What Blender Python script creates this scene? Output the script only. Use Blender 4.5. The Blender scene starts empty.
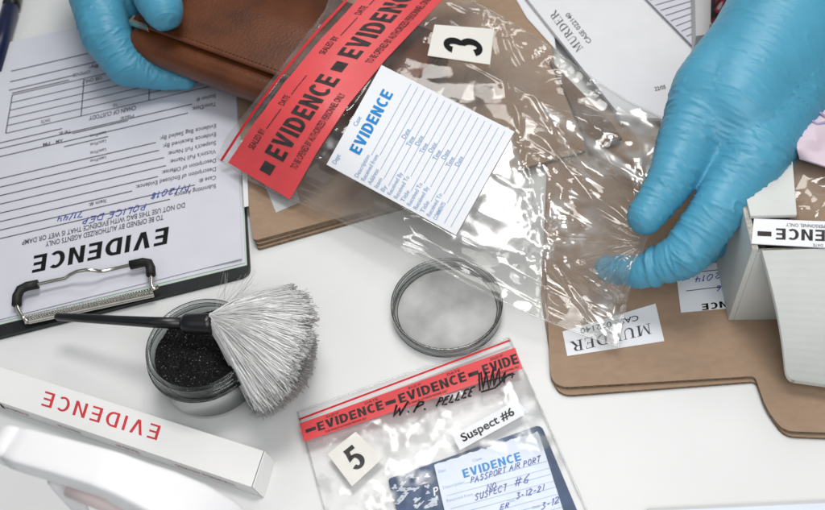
import bpy, bmesh, math, random
import numpy as np
from mathutils import Vector, Matrix

random.seed(7)
rng = np.random.default_rng(11)
SC = bpy.context.scene
COL = SC.collection

# ------------------------------------------------------------------ camera
PW, PH = 825.0, 510.0
FOC = 950.0
ELEV, ROLL, DIST = math.radians(52.5), math.radians(-7), 0.60
FW = np.array([0, math.cos(ELEV), -math.sin(ELEV)])
_r = np.array([1.0, 0, 0]); _u = np.cross(_r, FW)
RT = math.cos(ROLL) * _r + math.sin(ROLL) * _u
UP = -math.sin(ROLL) * _r + math.cos(ROLL) * _u
CAM = -FW * DIST

def U(px, py, z=0.0):
    """point of the place at height z (m) that was measured at (px, py) in the photograph"""
    d = FW * FOC + RT * (px - PW / 2) - UP * (py - PH / 2)
    t = (z - CAM[2]) / d[2]
    return CAM + d * t

def Uv(px, py, z):
    px, py, z = np.broadcast_arrays(np.asarray(px, float), np.asarray(py, float), np.asarray(z, float))
    d = FW[None] * FOC + RT[None] * (px - PW / 2)[:, None] - UP[None] * (py - PH / 2)[:, None]
    return CAM[None] + d * ((z - CAM[2]) / d[:, 2])[:, None]

def proj(v):
    w = np.asarray(v) - CAM
    q = w @ FW
    return PW / 2 + FOC * (w @ RT) / q, PH / 2 - FOC * (w @ UP) / q

def mmpx(p):
    """metres per photo pixel at a point"""
    return float((np.asarray(p) - CAM) @ FW) / FOC

# ------------------------------------------------------------------ noise
def _hash(ix, iy, iz):
    h = (ix * 374761393 + iy * 668265263 + iz * 1274126177) & 0xFFFFFFFF
    h = ((h ^ (h >> 13)) * 1274126177) & 0xFFFFFFFF
    h = h ^ (h >> 16)
    return (h & 0xFFFF) / 32767.5 - 1.0

def noise3(x, y, z, smooth=True):
    x, y, z = [np.asarray(a, dtype=float) for a in (x, y, z)]
    x, y, z = np.broadcast_arrays(x, y, z)
    ix, iy, iz = [np.floor(a).astype(np.int64) for a in (x, y, z)]
    fx, fy, fz = x - ix, y - iy, z - iz
    if smooth:
        fx, fy, fz = [a * a * (3 - 2 * a) for a in (fx, fy, fz)]
    r = 0
    for dx in (0, 1):
        for dy in (0, 1):
            for dz in (0, 1):
                w = (fx if dx else 1 - fx) * (fy if dy else 1 - fy) * (fz if dz else 1 - fz)
                r = r + w * _hash(ix + dx, iy + dy, iz + dz)
    return r

# ------------------------------------------------------------------ materials
def nmat(name):
    m = bpy.data.materials.new(name); m.use_nodes = True
    nt = m.node_tree
    return m, nt, nt.nodes['Principled BSDF']

def mat(name, col, rough=.5, spec=.5, metal=0, var=.06, vscale=60, bump=0, bscale=400, coat=0, sheen=0, trans=0, sss=0, stretch=(1, 1, 1)):
    m, nt, b = nmat(name)
    N = nt.nodes; L = nt.links
    b.inputs['Roughness'].default_value = rough
    b.inputs['Specular IOR Level'].default_value = spec
    b.inputs['Metallic'].default_value = metal
    b.inputs['Coat Weight'].default_value = coat
    b.inputs['Sheen Weight'].default_value = sheen
    b.inputs['Transmission Weight'].default_value = trans
    if sss:
        b.inputs['Subsurface Weight'].default_value = sss
        b.inputs['Subsurface Radius'].default_value = (.004, .004, .004)
    tc = N.new('ShaderNodeTexCoord'); mp = N.new('ShaderNodeMapping')
    mp.inputs['Scale'].default_value = stretch
    L.new(tc.outputs['Object'], mp.inputs['Vector'])
    n = N.new('ShaderNodeTexNoise'); n.inputs['Scale'].default_value = vscale; n.inputs['Detail'].default_value = 6
    L.new(mp.outputs[0], n.inputs['Vector'])
    cr = N.new('ShaderNodeValToRGB')
    c = np.array(col)
    cr.color_ramp.elements[0].position = .3; cr.color_ramp.elements[1].position = .7
    cr.color_ramp.elements[0].color = (*np.clip(c * (1 - var), 0, 1), 1)
    cr.color_ramp.elements[1].color = (*np.clip(c * (1 + var), 0, 1), 1)
    L.new(n.outputs['Fac'], cr.inputs['Fac']); L.new(cr.outputs['Color'], b.inputs['Base Color'])
    if bump:
        n2 = N.new('ShaderNodeTexNoise'); n2.inputs['Scale'].default_value = bscale; n2.inputs['Detail'].default_value = 4
        L.new(mp.outputs[0], n2.inputs['Vector'])
        bp = N.new('ShaderNodeBump'); bp.inputs['Strength'].default_value = bump; bp.inputs['Distance'].default_value = .001
        L.new(n2.outputs['Fac'], bp.inputs['Height']); L.new(bp.outputs['Normal'], b.inputs['Normal'])
    return m

def film(name, haze=.06, tint=(.97, .97, .965), rough=.06, refl=1.0, bump=.12, bscale=180, ior=1.5, fmul=1.3):
    m, nt, b = nmat(name)
    N = nt.nodes; L = nt.links
    out = N['Material Output']; N.remove(b)
    tr = N.new('ShaderNodeBsdfTransparent'); tr.inputs['Color'].default_value = (*tint, 1)
    gl = N.new('ShaderNodeBsdfGlossy'); gl.inputs['Roughness'].default_value = rough
    gl.inputs['Color'].default_value = (refl, refl, refl, 1)
    df = N.new('ShaderNodeBsdfDiffuse'); df.inputs['Color'].default_value = (.96, .96, .955, 1)
    tl = N.new('ShaderNodeBsdfTranslucent'); tl.inputs['Color'].default_value = (.96, .96, .955, 1)
    ad = N.new('ShaderNodeMixShader'); ad.inputs[0].default_value = .4
    L.new(df.outputs[0], ad.inputs[1]); L.new(tl.outputs[0], ad.inputs[2])
    fr = N.new('ShaderNodeFresnel'); ge = N.new('ShaderNodeNewGeometry'); mi_ = N.new('ShaderNodeMapRange')
    mi_.inputs[3].default_value = ior; mi_.inputs[4].default_value = 1 / ior
    L.new(ge.outputs['Backfacing'], mi_.inputs[0]); L.new(mi_.outputs[0], fr.inputs['IOR'])
    tc = N.new('ShaderNodeTexCoord')
    no = N.new('ShaderNodeTexNoise'); no.inputs['Scale'].default_value = bscale; no.inputs['Detail'].default_value = 3
    L.new(tc.outputs['Object'], no.inputs['Vector'])
    bp = N.new('ShaderNodeBump'); bp.inputs['Strength'].default_value = bump; bp.inputs['Distance'].default_value = .001
    L.new(no.outputs['Fac'], bp.inputs['Height'])
    L.new(bp.outputs[0], gl.inputs['Normal']); L.new(bp.outputs[0], fr.inputs['Normal'])
    m1 = N.new('ShaderNodeMixShader'); 
    n2 = N.new('ShaderNodeTexNoise'); n2.inputs['Scale'].default_value = 45; n2.inputs['Detail'].default_value = 5
    L.new(tc.outputs['Object'], n2.inputs['Vector'])
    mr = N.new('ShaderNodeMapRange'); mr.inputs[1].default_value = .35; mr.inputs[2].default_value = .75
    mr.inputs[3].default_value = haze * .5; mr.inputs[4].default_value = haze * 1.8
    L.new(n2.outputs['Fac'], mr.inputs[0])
    at = N.new('ShaderNodeAttribute'); at.attribute_name = 'cloud_glare'  # per-vertex mask: film whitening plus glare painted as white haze and gloss
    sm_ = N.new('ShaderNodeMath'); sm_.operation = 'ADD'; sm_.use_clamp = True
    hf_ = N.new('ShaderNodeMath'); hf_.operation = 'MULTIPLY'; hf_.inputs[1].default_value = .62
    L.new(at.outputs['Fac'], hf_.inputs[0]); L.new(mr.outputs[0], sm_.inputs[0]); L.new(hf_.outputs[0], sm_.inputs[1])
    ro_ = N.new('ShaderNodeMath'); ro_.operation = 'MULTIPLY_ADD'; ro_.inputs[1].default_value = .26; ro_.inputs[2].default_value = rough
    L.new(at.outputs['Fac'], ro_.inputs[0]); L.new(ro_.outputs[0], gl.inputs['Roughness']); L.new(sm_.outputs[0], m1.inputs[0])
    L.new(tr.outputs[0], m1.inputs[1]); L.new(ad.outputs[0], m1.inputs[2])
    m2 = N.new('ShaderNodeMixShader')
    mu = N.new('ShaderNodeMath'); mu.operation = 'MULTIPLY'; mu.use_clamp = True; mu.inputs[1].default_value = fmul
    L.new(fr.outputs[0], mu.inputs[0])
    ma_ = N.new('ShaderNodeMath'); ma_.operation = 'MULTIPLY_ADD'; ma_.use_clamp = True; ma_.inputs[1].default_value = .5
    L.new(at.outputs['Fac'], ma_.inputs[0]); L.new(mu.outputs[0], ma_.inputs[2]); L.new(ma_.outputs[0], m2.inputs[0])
    L.new(m1.outputs[0], m2.inputs[1]); L.new(gl.outputs[0], m2.inputs[2])
    L.new(m2.outputs[0], out.inputs['Surface'])
    return m

def kraft(name, col=(.345, .24, .165)):
    m, nt, b = nmat(name)
    N = nt.nodes; L = nt.links
    b.inputs['Roughness'].default_value = .8; b.inputs['Specular IOR Level'].default_value = .25
    tc = N.new('ShaderNodeTexCoord'); mp = N.new('ShaderNodeMapping'); mp.inputs['Rotation'].default_value = (0, 0, .2)
    mp.inputs['Scale'].default_value = (1, 1.6, 1)
    L.new(tc.outputs['Object'], mp.inputs[0])
    n = N.new('ShaderNodeTexNoise'); n.inputs['Scale'].default_value = 180; n.inputs['Detail'].default_value = 8
    L.new(mp.outputs[0], n.inputs['Vector'])
    n3 = N.new('ShaderNodeTexNoise'); n3.inputs['Scale'].default_value = 14; n3.inputs['Detail'].default_value = 3
    L.new(tc.outputs['Object'], n3.inputs['Vector'])
    ad = N.new('ShaderNodeMath'); ad.operation = 'ADD'; L.new(n.outputs['Fac'], ad.inputs[0])
    L.new(n3.outputs['Fac'], ad.inputs[1])
    cr = N.new('ShaderNodeValToRGB'); c = np.array(col)
    cr.color_ramp.elements[0].position = .7 / 2; cr.color_ramp.elements[1].position = 1.3 / 2
    hf = N.new('ShaderNodeMath'); hf.operation = 'MULTIPLY'; hf.inputs[1].default_value = .5
    L.new(ad.outputs[0], hf.inputs[0])
    cr.color_ramp.elements[0].color = (*(c * .90), 1); cr.color_ramp.elements[1].color = (*(c * 1.08), 1)
    L.new(hf.outputs[0], cr.inputs['Fac']); L.new(cr.outputs['Color'], b.inputs['Base Color'])
    w = N.new('ShaderNodeTexWave'); w.inputs['Scale'].default_value = 75; w.inputs['Distortion'].default_value = .6
    mp2 = N.new('ShaderNodeMapping'); mp2.inputs['Rotation'].default_value = (0, 0, 1.75)
    L.new(tc.outputs['Object'], mp2.inputs[0]); L.new(mp2.outputs[0], w.inputs['Vector'])
    bp = N.new('ShaderNodeBump'); bp.inputs['Strength'].default_value = .05; bp.inputs['Distance'].default_value = .0005
    L.new(w.outputs['Fac'], bp.inputs['Height']); L.new(bp.outputs[0], b.inputs['Normal'])
    return m

M = {}
M['table'] = mat('white_laminate', (.74, .75, .75), .38, .35, var=.015, vscale=25, bump=.04, bscale=900)
M['paper'] = mat('white_paper', (.76, .77, .80), .75, .2, var=.02, vscale=50, bump=.06, bscale=700)
M['paper_cool'] = mat('cool_white_paper', (.64, .65, .72), .7, .2, var=.02, vscale=50, bump=.05, bscale=700)
M['paper_grey'] = mat('grey_paper', (.55, .56, .57), .75, .2, var=.03, vscale=50)
M['paper_green'] = mat('pale_green_paper', (.52, .62, .56), .75, .2, var=.03, vscale=50)
M['paper_cream'] = mat('cream_card', (.78, .77, .72), .7, .2, var=.02, vscale=60, bump=.05, bscale=700)
M['label'] = mat('label_paper', (.80, .82, .86), .55, .3, var=.015, vscale=60, bump=.04, bscale=600)
M['label_blue'] = mat('bluish_label_paper', (.70, .77, .87), .5, .2, var=.03, vscale=60)
M['board_black'] = mat('black_hardboard', (.012, .014, .015), .4, .45, var=.3, vscale=90, bump=.15, bscale=900)
M['ink'] = mat('black_ink', (.013, .013, .015), .6, .08, var=.1)
M['ink_grey'] = mat('grey_ink', (.085, .088, .10), .65, .08, var=.15)
M['ink_blue'] = mat('blue_print_ink', (.03, .25, .60), .6, .08, var=.1)
M['ink_paleblue'] = mat('pale_blue_print_ink', (.30, .43, .62), .6, .08, var=.1)
M['ink_pen'] = mat('ballpoint_ink', (.05, .08, .36), .5, .08, var=.2)
M['ink_marker'] = mat('marker_ink', (.012, .012, .016), .4, .08, var=.2)
M['ink_red'] = mat('red_print_ink', (.62, .06, .07), .6, .08, var=.08)
M['ink_dred'] = mat('dull_red_print_ink', (.40, .18, .18), .6, .08, var=.1)
M['ink_faded'] = mat('faded_black_ink', (.05, .045, .045), .6, .08, var=.3, vscale=200)
M['tape_red'] = mat('red_security_tape', (.72, .075, .085), .42, .4, var=.05, vscale=70, bump=.05, bscale=300)
M['zip_red'] = mat('red_zip_seal', (.60, .02, .03), .35, .5, var=.05)
M['chrome'] = mat('nickel_wire', (.62, .60, .55), .2, .5, 1, var=.08, vscale=200)
M['rubber'] = mat('black_rubber', (.012, .012, .013), .55, .4, var=.2, bump=.1, bscale=800)
M['plastic_black'] = mat('black_plastic', (.01, .01, .011), .32, .5, var=.2)
M['plastic_white'] = mat('white_plastic', (.84, .84, .86), .34, .45, var=.01, sss=.15)
M['plastic_pink'] = mat('pinkish_white_plastic', (.78, .66, .66), .4, .4, var=.03)
M['leather'] = mat('brown_leather', (.115, .034, .011), .36, .38, var=.35, vscale=28, bump=.25, bscale=520, coat=.12)
M['leather_dark'] = mat('dark_leather_edge', (.035, .013, .007), .5, .4, var=.3, vscale=60)
M['leather_stitch'] = mat('brown_thread', (.10, .045, .02), .7, .2)
M['metal_gold'] = mat('brass_plate', (.72, .66, .52), .28, .5, 1, var=.08)
M['glove'] = mat('blue_nitrile', (.075, .32, .475), .42, .42, var=.07, vscale=35, bump=.08, bscale=520)
M['card_white'] = mat('white_carton', (.87, .87, .87), .5, .35, var=.015, vscale=60)
M['corr_white'] = mat('white_corrugated', (.62, .64, .62), .7, .25, var=.05, vscale=40, bump=.1, bscale=300)
M['corr_cut'] = mat('corrugated_cut_edge', (.20, .145, .10), .9, .1, var=.35, vscale=500)
M['corr_white_cut'] = mat('white_corrugated_cut_edge', (.42, .40, .36), .9, .1, var=.35, vscale=500)
M['kraft'] = kraft('kraft_board')
M['kraft_dark'] = kraft('dark_kraft_board', (.17, .115, .08))
M['navy'] = mat('navy_plastic', (.006, .010, .045), .35, .5, var=.2)
M['pass_blue'] = mat('navy_cover', (.025, .062, .15), .45, .3, var=.3, vscale=110)
M['pass_white'] = mat('white_glare_patches', (.50, .56, .64), .4, .4, var=.2, vscale=120)  # pale colour of the glare painted on the passport
M['pink'] = mat('pink_lilac_paper', (.66, .55, .63), .6, .3, var=.05, vscale=40)
M['lilac'] = mat('lilac_print', (.36, .28, .47), .6, .3, var=.2)
M['frost'] = mat('frosted_plastic', (.42, .425, .42), .5, .35, var=.28, vscale=45, bump=.06, bscale=200)
M['bristle'] = mat('silver_fibre', (.86, .86, .86), .36, .5, var=.12, vscale=220, sheen=.3)
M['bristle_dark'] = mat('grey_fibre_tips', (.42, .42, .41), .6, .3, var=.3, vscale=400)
def fibre(name, col, tl=.45):
    m, nt, b = nmat(name); N = nt.nodes; L = nt.links; out = N['Material Output']; N.remove(b)
    tc = N.new('ShaderNodeTexCoord'); n = N.new('ShaderNodeTexNoise'); n.inputs['Scale'].default_value = 260
    L.new(tc.outputs['Object'], n.inputs['Vector']); cr = N.new('ShaderNodeValToRGB')
    cr.color_ramp.elements[0].color = (*(np.array(col) * .85), 1); cr.color_ramp.elements[1].color = (*np.clip(np.array(col) * 1.08, 0, 1), 1)
    L.new(n.outputs['Fac'], cr.inputs['Fac'])
    d = N.new('ShaderNodeBsdfDiffuse'); t = N.new('ShaderNodeBsdfTranslucent'); g = N.new('ShaderNodeBsdfGlossy'); g.inputs['Roughness'].default_value = .3
    for q in (d, t): L.new(cr.outputs['Color'], q.inputs['Color'])
    g.inputs['Color'].default_value = (.85, .85, .86, 1)
    a_ = N.new('ShaderNodeMixShader'); a_.inputs[0].default_value = tl; L.new(d.outputs[0], a_.inputs[1]); L.new(t.outputs[0], a_.inputs[2])
    c_ = N.new('ShaderNodeMixShader'); c_.inputs[0].default_value = .22; L.new(a_.outputs[0], c_.inputs[1]); L.new(g.outputs[0], c_.inputs[2])
    L.new(c_.outputs[0], out.inputs['Surface']); return m
M['bristle'] = fibre('silver_fibre', (.90, .90, .90), .04)
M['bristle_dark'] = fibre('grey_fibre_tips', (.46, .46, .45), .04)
M['powder'] = mat('black_powder_grain', (.004, .004, .005), .5, .25, var=.4, vscale=600, bump=1.0, bscale=1100)
M['grain'] = mat('sparkling_grain', (.30, .30, .34), .16, .9, var=.5, vscale=900)
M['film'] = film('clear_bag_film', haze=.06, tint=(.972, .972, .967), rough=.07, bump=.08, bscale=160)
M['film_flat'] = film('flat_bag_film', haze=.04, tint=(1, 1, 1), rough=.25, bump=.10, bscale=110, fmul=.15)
M['film_back'] = film('bag_back_film', haze=.04, tint=(1, 1, 1), rough=.3, fmul=.6)
M['clear'] = film('clear_jar_plastic', haze=.0, tint=(.90, .91, .91), rough=.03, bump=0, ior=1.5)
M['clear_mid'] = film('clear_lid_plastic', haze=.01, tint=(.80, .81, .81), rough=.05, bump=0)
M['clear_base'] = film('clear_jar_base', haze=.01, tint=(.50, .535, .525), rough=.04, bump=0, fmul=1.6)  # grey tint stands in for dark reflections in the solid base
M['edge'] = film('dark_refraction_edge', haze=0, tint=(.42, .43, .43), rough=.05, bump=0)  # dark tint stands in for refraction along clear rims
M['clear_dark'] = film('grey_clear_plastic', haze=.015, tint=(.68, .70, .69), rough=.05, bump=0, ior=1.5)

def plaid():
    m, nt, b = nmat('red_plaid_flannel')
    N = nt.nodes; L = nt.links
    b.inputs['Roughness'].default_value = .9
    tc = N.new('ShaderNodeTexCoord'); fac = []
    for rot in (.4, .4 + math.pi / 2):
        mp = N.new('ShaderNodeMapping'); mp.inputs['Rotation'].default_value = (0, 0, rot)
        w = N.new('ShaderNodeTexWave'); w.inputs['Scale'].default_value = 42; w.inputs['Distortion'].default_value = .3
        L.new(tc.outputs['Object'], mp.inputs[0]); L.new(mp.outputs[0], w.inputs['Vector'])
        fac.append(w)
    mx = N.new('ShaderNodeMath'); mx.operation = 'MULTIPLY'
    L.new(fac[0].outputs['Fac'], mx.inputs[0]); L.new(fac[1].outputs['Fac'], mx.inputs[1])
    cr = N.new('ShaderNodeValToRGB'); e = cr.color_ramp.elements
    e[0].position = .05; e[0].color = (.02, .012, .02, 1); e[1].position = .75; e[1].color = (.55, .45, .48, 1)
    k = e.new(.25); k.color = (.30, .02, .045, 1); k = e.new(.55); k.color = (.42, .05, .08, 1)
    L.new(mx.outputs[0], cr.inputs['Fac']); L.new(cr.outputs['Color'], b.inputs['Base Color'])
    return m
M['plaid'] = plaid()

# ------------------------------------------------------------------ mesh builder
ROOT = {}

class MB:
    def __init__(s):
        s.v = []; s.f = []; s.m = []; s.mats = []
    def mi(s, m):
        m = M[m] if isinstance(m, str) else m
        if m not in s.mats: s.mats.append(m)
        return s.mats.index(m)
    def add(s, vs, fs, m):
        o = len(s.v); k = s.mi(m)
        s.v.extend([tuple(map(float, p)) for p in vs])
        for f in fs:
            s.f.append(tuple(i + o for i in f)); s.m.append(k)
    def slab(s, outline, zt, th, m, mside=None, bevel=0):
        """flat board: outline = world points (any z ignored if zt given)"""
        n = len(outline); top = [(p[0], p[1], zt if zt is not None else p[2]) for p in outline]
        bot = [(p[0], p[1], p[2] - th) for p in top]
        area = sum(top[i][0] * top[(i + 1) % n][1] - top[(i + 1) % n][0] * top[i][1] for i in range(n))
        if area < 0: top.reverse(); bot.reverse()
        s.add(top, [tuple(range(n))], m); s.add(bot, [tuple(reversed(range(n)))], m)
        s.add(top + bot, [(i, i + n, (i + 1) % n + n, (i + 1) % n) for i in range(n)], mside or m)
    def grid(s, fn, nu, nv, m, th=0, closed=False, jit=0):
        vs = []
        for j in range(nv + 1):
            for i in range(nu + 1):
                vs.append(fn(i / nu, j / nv))
        W = nu + 1
        fs = [(j * W + i, j * W + i + 1, (j + 1) * W + i + 1, (j + 1) * W + i) for j in range(nv) for i in range(nu)]
        s.add(vs, fs, m)
        if th:
            b = [(p[0], p[1], p[2] - th) for p in vs]
            s.add(b, [tuple(reversed(f)) for f in fs], m)
            ring = [i for i in range(nu + 1)] + [j * W + nu for j in range(1, nv + 1)] + [nv * W + i for i in range(nu - 1, -1, -1)] + [j * W for j in range(nv - 1, 0, -1)]
            n = len(ring)
            s.add([vs[i] for i in ring] + [b[i] for i in ring], [(i, i + n, (i + 1) % n + n, (i + 1) % n) for i in range(n)], m)
    def gridv(s, fn, nu, nv, m):
        v, u = np.meshgrid(np.linspace(0, 1, nv + 1), np.linspace(0, 1, nu + 1), indexing='ij')
        W = nu + 1
        s.add(fn(u.ravel(), v.ravel()), [(j * W + i, j * W + i + 1, (j + 1) * W + i + 1, (j + 1) * W + i) for j in range(nv) for i in range(nu)], m)
    def tube(s, pts, rad, m, seg=10, cap=True):
        pts = [np.array(p, float) for p in pts]; n = len(pts)
        rad = [rad] * n if np.isscalar(rad) else rad
        t0 = pts[1] - pts[0]; a = np.cross(t0, [0, 0, 1.0])
        if np.linalg.norm(a) < 1e-9: a = np.array([1.0, 0, 0])
        a /= np.linalg.norm(a); vs = []
        for i in range(n):
            t = pts[min(i + 1, n - 1)] - pts[max(i - 1, 0)]; t /= np.linalg.norm(t)
            a = a - t * (a @ t); a /= np.linalg.norm(a); b = np.cross(t, a)
            for k in range(seg):
                q = 2 * math.pi * k / seg
                vs.append(pts[i] + rad[i] * (math.cos(q) * a + math.sin(q) * b))
        fs = [(i * seg + k, i * seg + (k + 1) % seg, (i + 1) * seg + (k + 1) % seg, (i + 1) * seg + k) for i in range(n - 1) for k in range(seg)]
        if cap: fs += [tuple(reversed(range(seg))), tuple((n - 1) * seg + k for k in range(seg))]
        s.add(vs, fs, m)
    def lathe(s, prof, c, m, seg=96, ax=None):
        vs = []; n = len(prof)
        for k in range(seg):
            q = 2 * math.pi * k / seg
            for r, z in prof: vs.append((c[0] + r * math.cos(q), c[1] + r * math.sin(q), c[2] + z))
        fs = [(k * n + i, ((k + 1) % seg) * n + i, ((k + 1) % seg) * n + i + 1, k * n + i + 1) for k in range(seg) for i in range(n - 1)]
        s.add(vs, fs, m)
    def build(s, name, parent=None, smooth=True, origin=None):
        me = bpy.data.meshes.new(name)
        V = np.array(s.v)
        if parent is not None:
            o = ROOT[parent.name]
        else:
            o = np.array(origin if origin is not None else [*(V[:, :2].min(0) + V[:, :2].max(0)) / 2, V[:, 2].min()])
        me.from_pydata((V - o).tolist(), [], s.f)
        for m in s.mats: me.materials.append(m)
        me.polygons.foreach_set('material_index', s.m)
        me.polygons.foreach_set('use_smooth', [bool(smooth)] * len(s.f))
        me.validate(); me.update()
        ob = bpy.data.objects.new(name, me); COL.objects.link(ob)
        if parent is not None: ob.parent = parent
        else: ob.location = o
        ROOT[ob.name] = o
        return ob

def tag(o, label, cat=None, group=None, kind=None):
    if label: o['label'] = label
    if cat: o['category'] = cat
    if group: o['group'] = group
    if kind: o['kind'] = kind
    return o

def thing(name, loc, label, cat, group=None):
    o = bpy.data.objects.new(name, None); o.empty_display_size = .02
    COL.objects.link(o); o.location = loc; ROOT[o.name] = np.array(loc, float)
    return tag(o, label, cat, group)

def cloud_glare(ob, val):
    a_ = ob.data.attributes.new('cloud_glare', 'FLOAT', 'POINT'); n_ = len(ob.data.vertices)
    v_ = np.zeros(n_); v_[:len(val)] = val; a_.data.foreach_set('value', v_)
    return ob

def sharp(ob, ang=35):
    me = ob.data
    bm = bmesh.new(); bm.from_mesh(me)
    bmesh.ops.remove_doubles(bm, verts=bm.verts, dist=1e-6)
    for e in bm.edges:
        if len(e.link_faces) == 2: e.smooth = e.calc_face_angle(0) < math.radians(ang)
    bm.to_mesh(me); bm.free()
    return ob

def bevel(ob, w, seg=3):
    md = ob.modifiers.new('bevel', 'BEVEL'); md.width = w; md.segments = seg; md.limit_method = 'ANGLE'; md.angle_limit = .6
    return ob

def clean(ob, dist=1e-6):
    bm = bmesh.new(); bm.from_mesh(ob.data)
    bmesh.ops.remove_doubles(bm, verts=bm.verts, dist=dist)
    bmesh.ops.recalc_face_normals(bm, faces=bm.faces)
    bm.to_mesh(ob.data); bm.free(); return ob

# ------------------------------------------------------------------ lettering
_tc = {}
def font2d(body, off=0.0, shear=0.0):
    k = (body, off, shear)
    if k in _tc: return _tc[k]
    c = bpy.data.curves.new('lettering', 'FONT'); c.body = body; c.size = 1; c.offset = off; c.shear = shear; c.resolution_u = 3
    o = bpy.data.objects.new('lettering', c); COL.objects.link(o)
    dg = bpy.context.evaluated_depsgraph_get(); dg.update()
    me = bpy.data.meshes.new_from_object(o.evaluated_get(dg))
    V = np.array([v.co[:2] for v in me.vertices]).reshape(-1, 2); F = [tuple(p.vertices) for p in me.polygons]
    bpy.data.objects.remove(o); bpy.data.curves.remove(c); bpy.data.meshes.remove(me)
    if len(V): V = V - [V[:, 0].min(), 0]
    V = V / np.array([max(V[:, 0].max(), 1e-6), .69])
    _tc[k] = (V, F); return _tc[k]

def arc(cx, cy, rx, ry, a0, a1, n=14):
    return [(cx + rx * math.cos(math.radians(a0 + (a1 - a0) * i / n)), cy + ry * math.sin(math.radians(a0 + (a1 - a0) * i / n))) for i in range(n + 1)]
def band(o, i):
    return [[o[k], o[k + 1], i[k + 1], i[k]] for k in range(len(o) - 1)]
def R(x0, y0, x1, y1): return [(x0, y0), (x1, y0), (x1, y1), (x0, y1)]

def glyph(ch, s):
    h = s * .86
    if ch == 'E': return [R(0, 0, s, 1), R(s, 0, .56, h), R(s, .5 - h / 2, .53, .5 + h / 2), R(s, 1 - h, .56, 1)], .56
    if ch == 'V':
        W = .70; c = W / 2
        return [[(0, 1), (s * 1.05, 1), (c, s * 1.6), (c, 0), (c - s * .55, 0)], [(W, 1), (c + 0, 1) if 0 else (W - s * 1.05, 1), (c, s * 1.6), (c, 0), (c + s * .55, 0)]], W
    if ch == 'I': return [R(0, 0, s, 1)], s
    if ch == 'D':
        W = .68
        o = [(s, 1)] + arc(.30, .5, W - .30, .5, 90, -90) + [(s, 0)]
        i = [(s, 1 - h)] + arc(.30, .5, W - .30 - s, .5 - h, 90, -90) + [(s, h)]
        return [R(0, 0, s, 1)] + band(o, i), W
    if ch == 'N':
        W = .66
        return [R(0, 0, s, 1), R(W - s, 0, W, 1), [(s, 1), (s, 1 - s * 1.75), (W - s, 0), (W - s, s * 1.75)]], W
    if ch == 'C':
        return band(arc(.36, .5, .36, .5, 48, 312, 20), arc(.36, .5, .36 - s, .5 - h, 52, 308, 20)), .62
    if ch == '-': return [R(0, .36, .42, .64)], .42
    if ch == '3':
        o = arc(.27, .72, .27, .28, 160, -72, 16) + arc(.27, .30, .30, .30, 62, -160, 18)
        i = arc(.27, .72, .27 - s, .28 - h * .8, 160, -62, 16) + arc(.27, .30, .30 - s, .30 - h * .8, 70, -160, 18)
        return band(o, i), .57
    if ch == '5':
        o = arc(.26, .33, .31, .33, 128, -155, 20); i = arc(.26, .33, .31 - s, .33 - h * .8, 118, -155, 20)
        return band(o, i) + [[(.10, 1), (.53, 1), (.53, 1 - h), (.10, 1 - h)], [(.10, 1 - h), (.10 + s * .85, 1 - h), (.03 + s * .85, .50), (.03, .46)]], .57
    return [], .3

def serif(ch):
    t, n, f = .15, .055, .045
    S = lambda x0, x1, y: R(x0, y, x1, y + f)
    if ch == 'M':
        return [R(.14, f, .14 + n, .96), S(.03, .32, 0), R(.78, f, .78 + t, 1 - f), S(.68, 1.04, 0), S(.78, 1.04, 1 - f),
                [(.03, 1), (.22, 1), (.22 + .02, .97), (.55, .22), (.50, .02), (.14 + n, .80), (.14, .955), (.03, .955)],
                [(.50, .02), (.55, .22), (.78, .80), (.78, 1), (.74, 1)]], 1.08
    if ch == 'U':
        o = [(.13, .955), (.13, .35)] + arc(.44, .32, .31, .34, 180, 360, 14) + [(.75, .955)]
        i = [(.13 + t, .955), (.13 + t, .35)] + arc(.44, .32, .31 - (t + n) / 2, .34 - .09, 180, 360, 14) + [(.75 - n, .955)]
        i = [(x + (.05 if 2 <= k < len(i) - 1 else 0), y) for k, (x, y) in enumerate(i)]
        return band(o, i) + [S(.02, .40, .955), S(.62, .86, .955)], .90
    if ch in 'RD':
        if ch == 'D':
            o = [(.13 + t, 1)] + arc(.38, .5, .46, .5, 90, -90, 16) + [(.13 + t, 0)]
            i = [(.13 + t, .945)] + arc(.36, .5, .46 - t, .445, 90, -90, 16) + [(.13 + t, .055)]
            return [R(.13, f, .13 + t, 1 - f), R(.02, 0, .13 + t, f), R(.02, 1 - f, .13 + t, 1)] + band(o, i), .90
        o = [(.13 + t, 1)] + arc(.38, .745, .32, .255, 90, -90, 14) + [(.13 + t, .49)]
        i = [(.13 + t, .945)] + arc(.36, .745, .32 - t, .20, 90, -90, 14) + [(.13 + t, .545)]
        return [R(.13, f, .13 + t, 1 - f), S(.02, .40, 0), R(.02, 1 - f, .13 + t, 1)] + band(o, i) + [[(.40, .49), (.56, .51), (.86, .05), (.66, .05)], R(.66, 0, .92, .045)], .90
    if ch == 'E':
        return [R(.13, f, .13 + t, 1 - f), R(.02, 0, .70, f), R(.02, 1 - f, .68, 1), R(.13 + t, .48, .52, .53), R(.50, .38, .545, .63), R(.66, f, .70, .26), R(.64, .76, .68, 1 - f)], .78
    return [], .3

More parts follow.
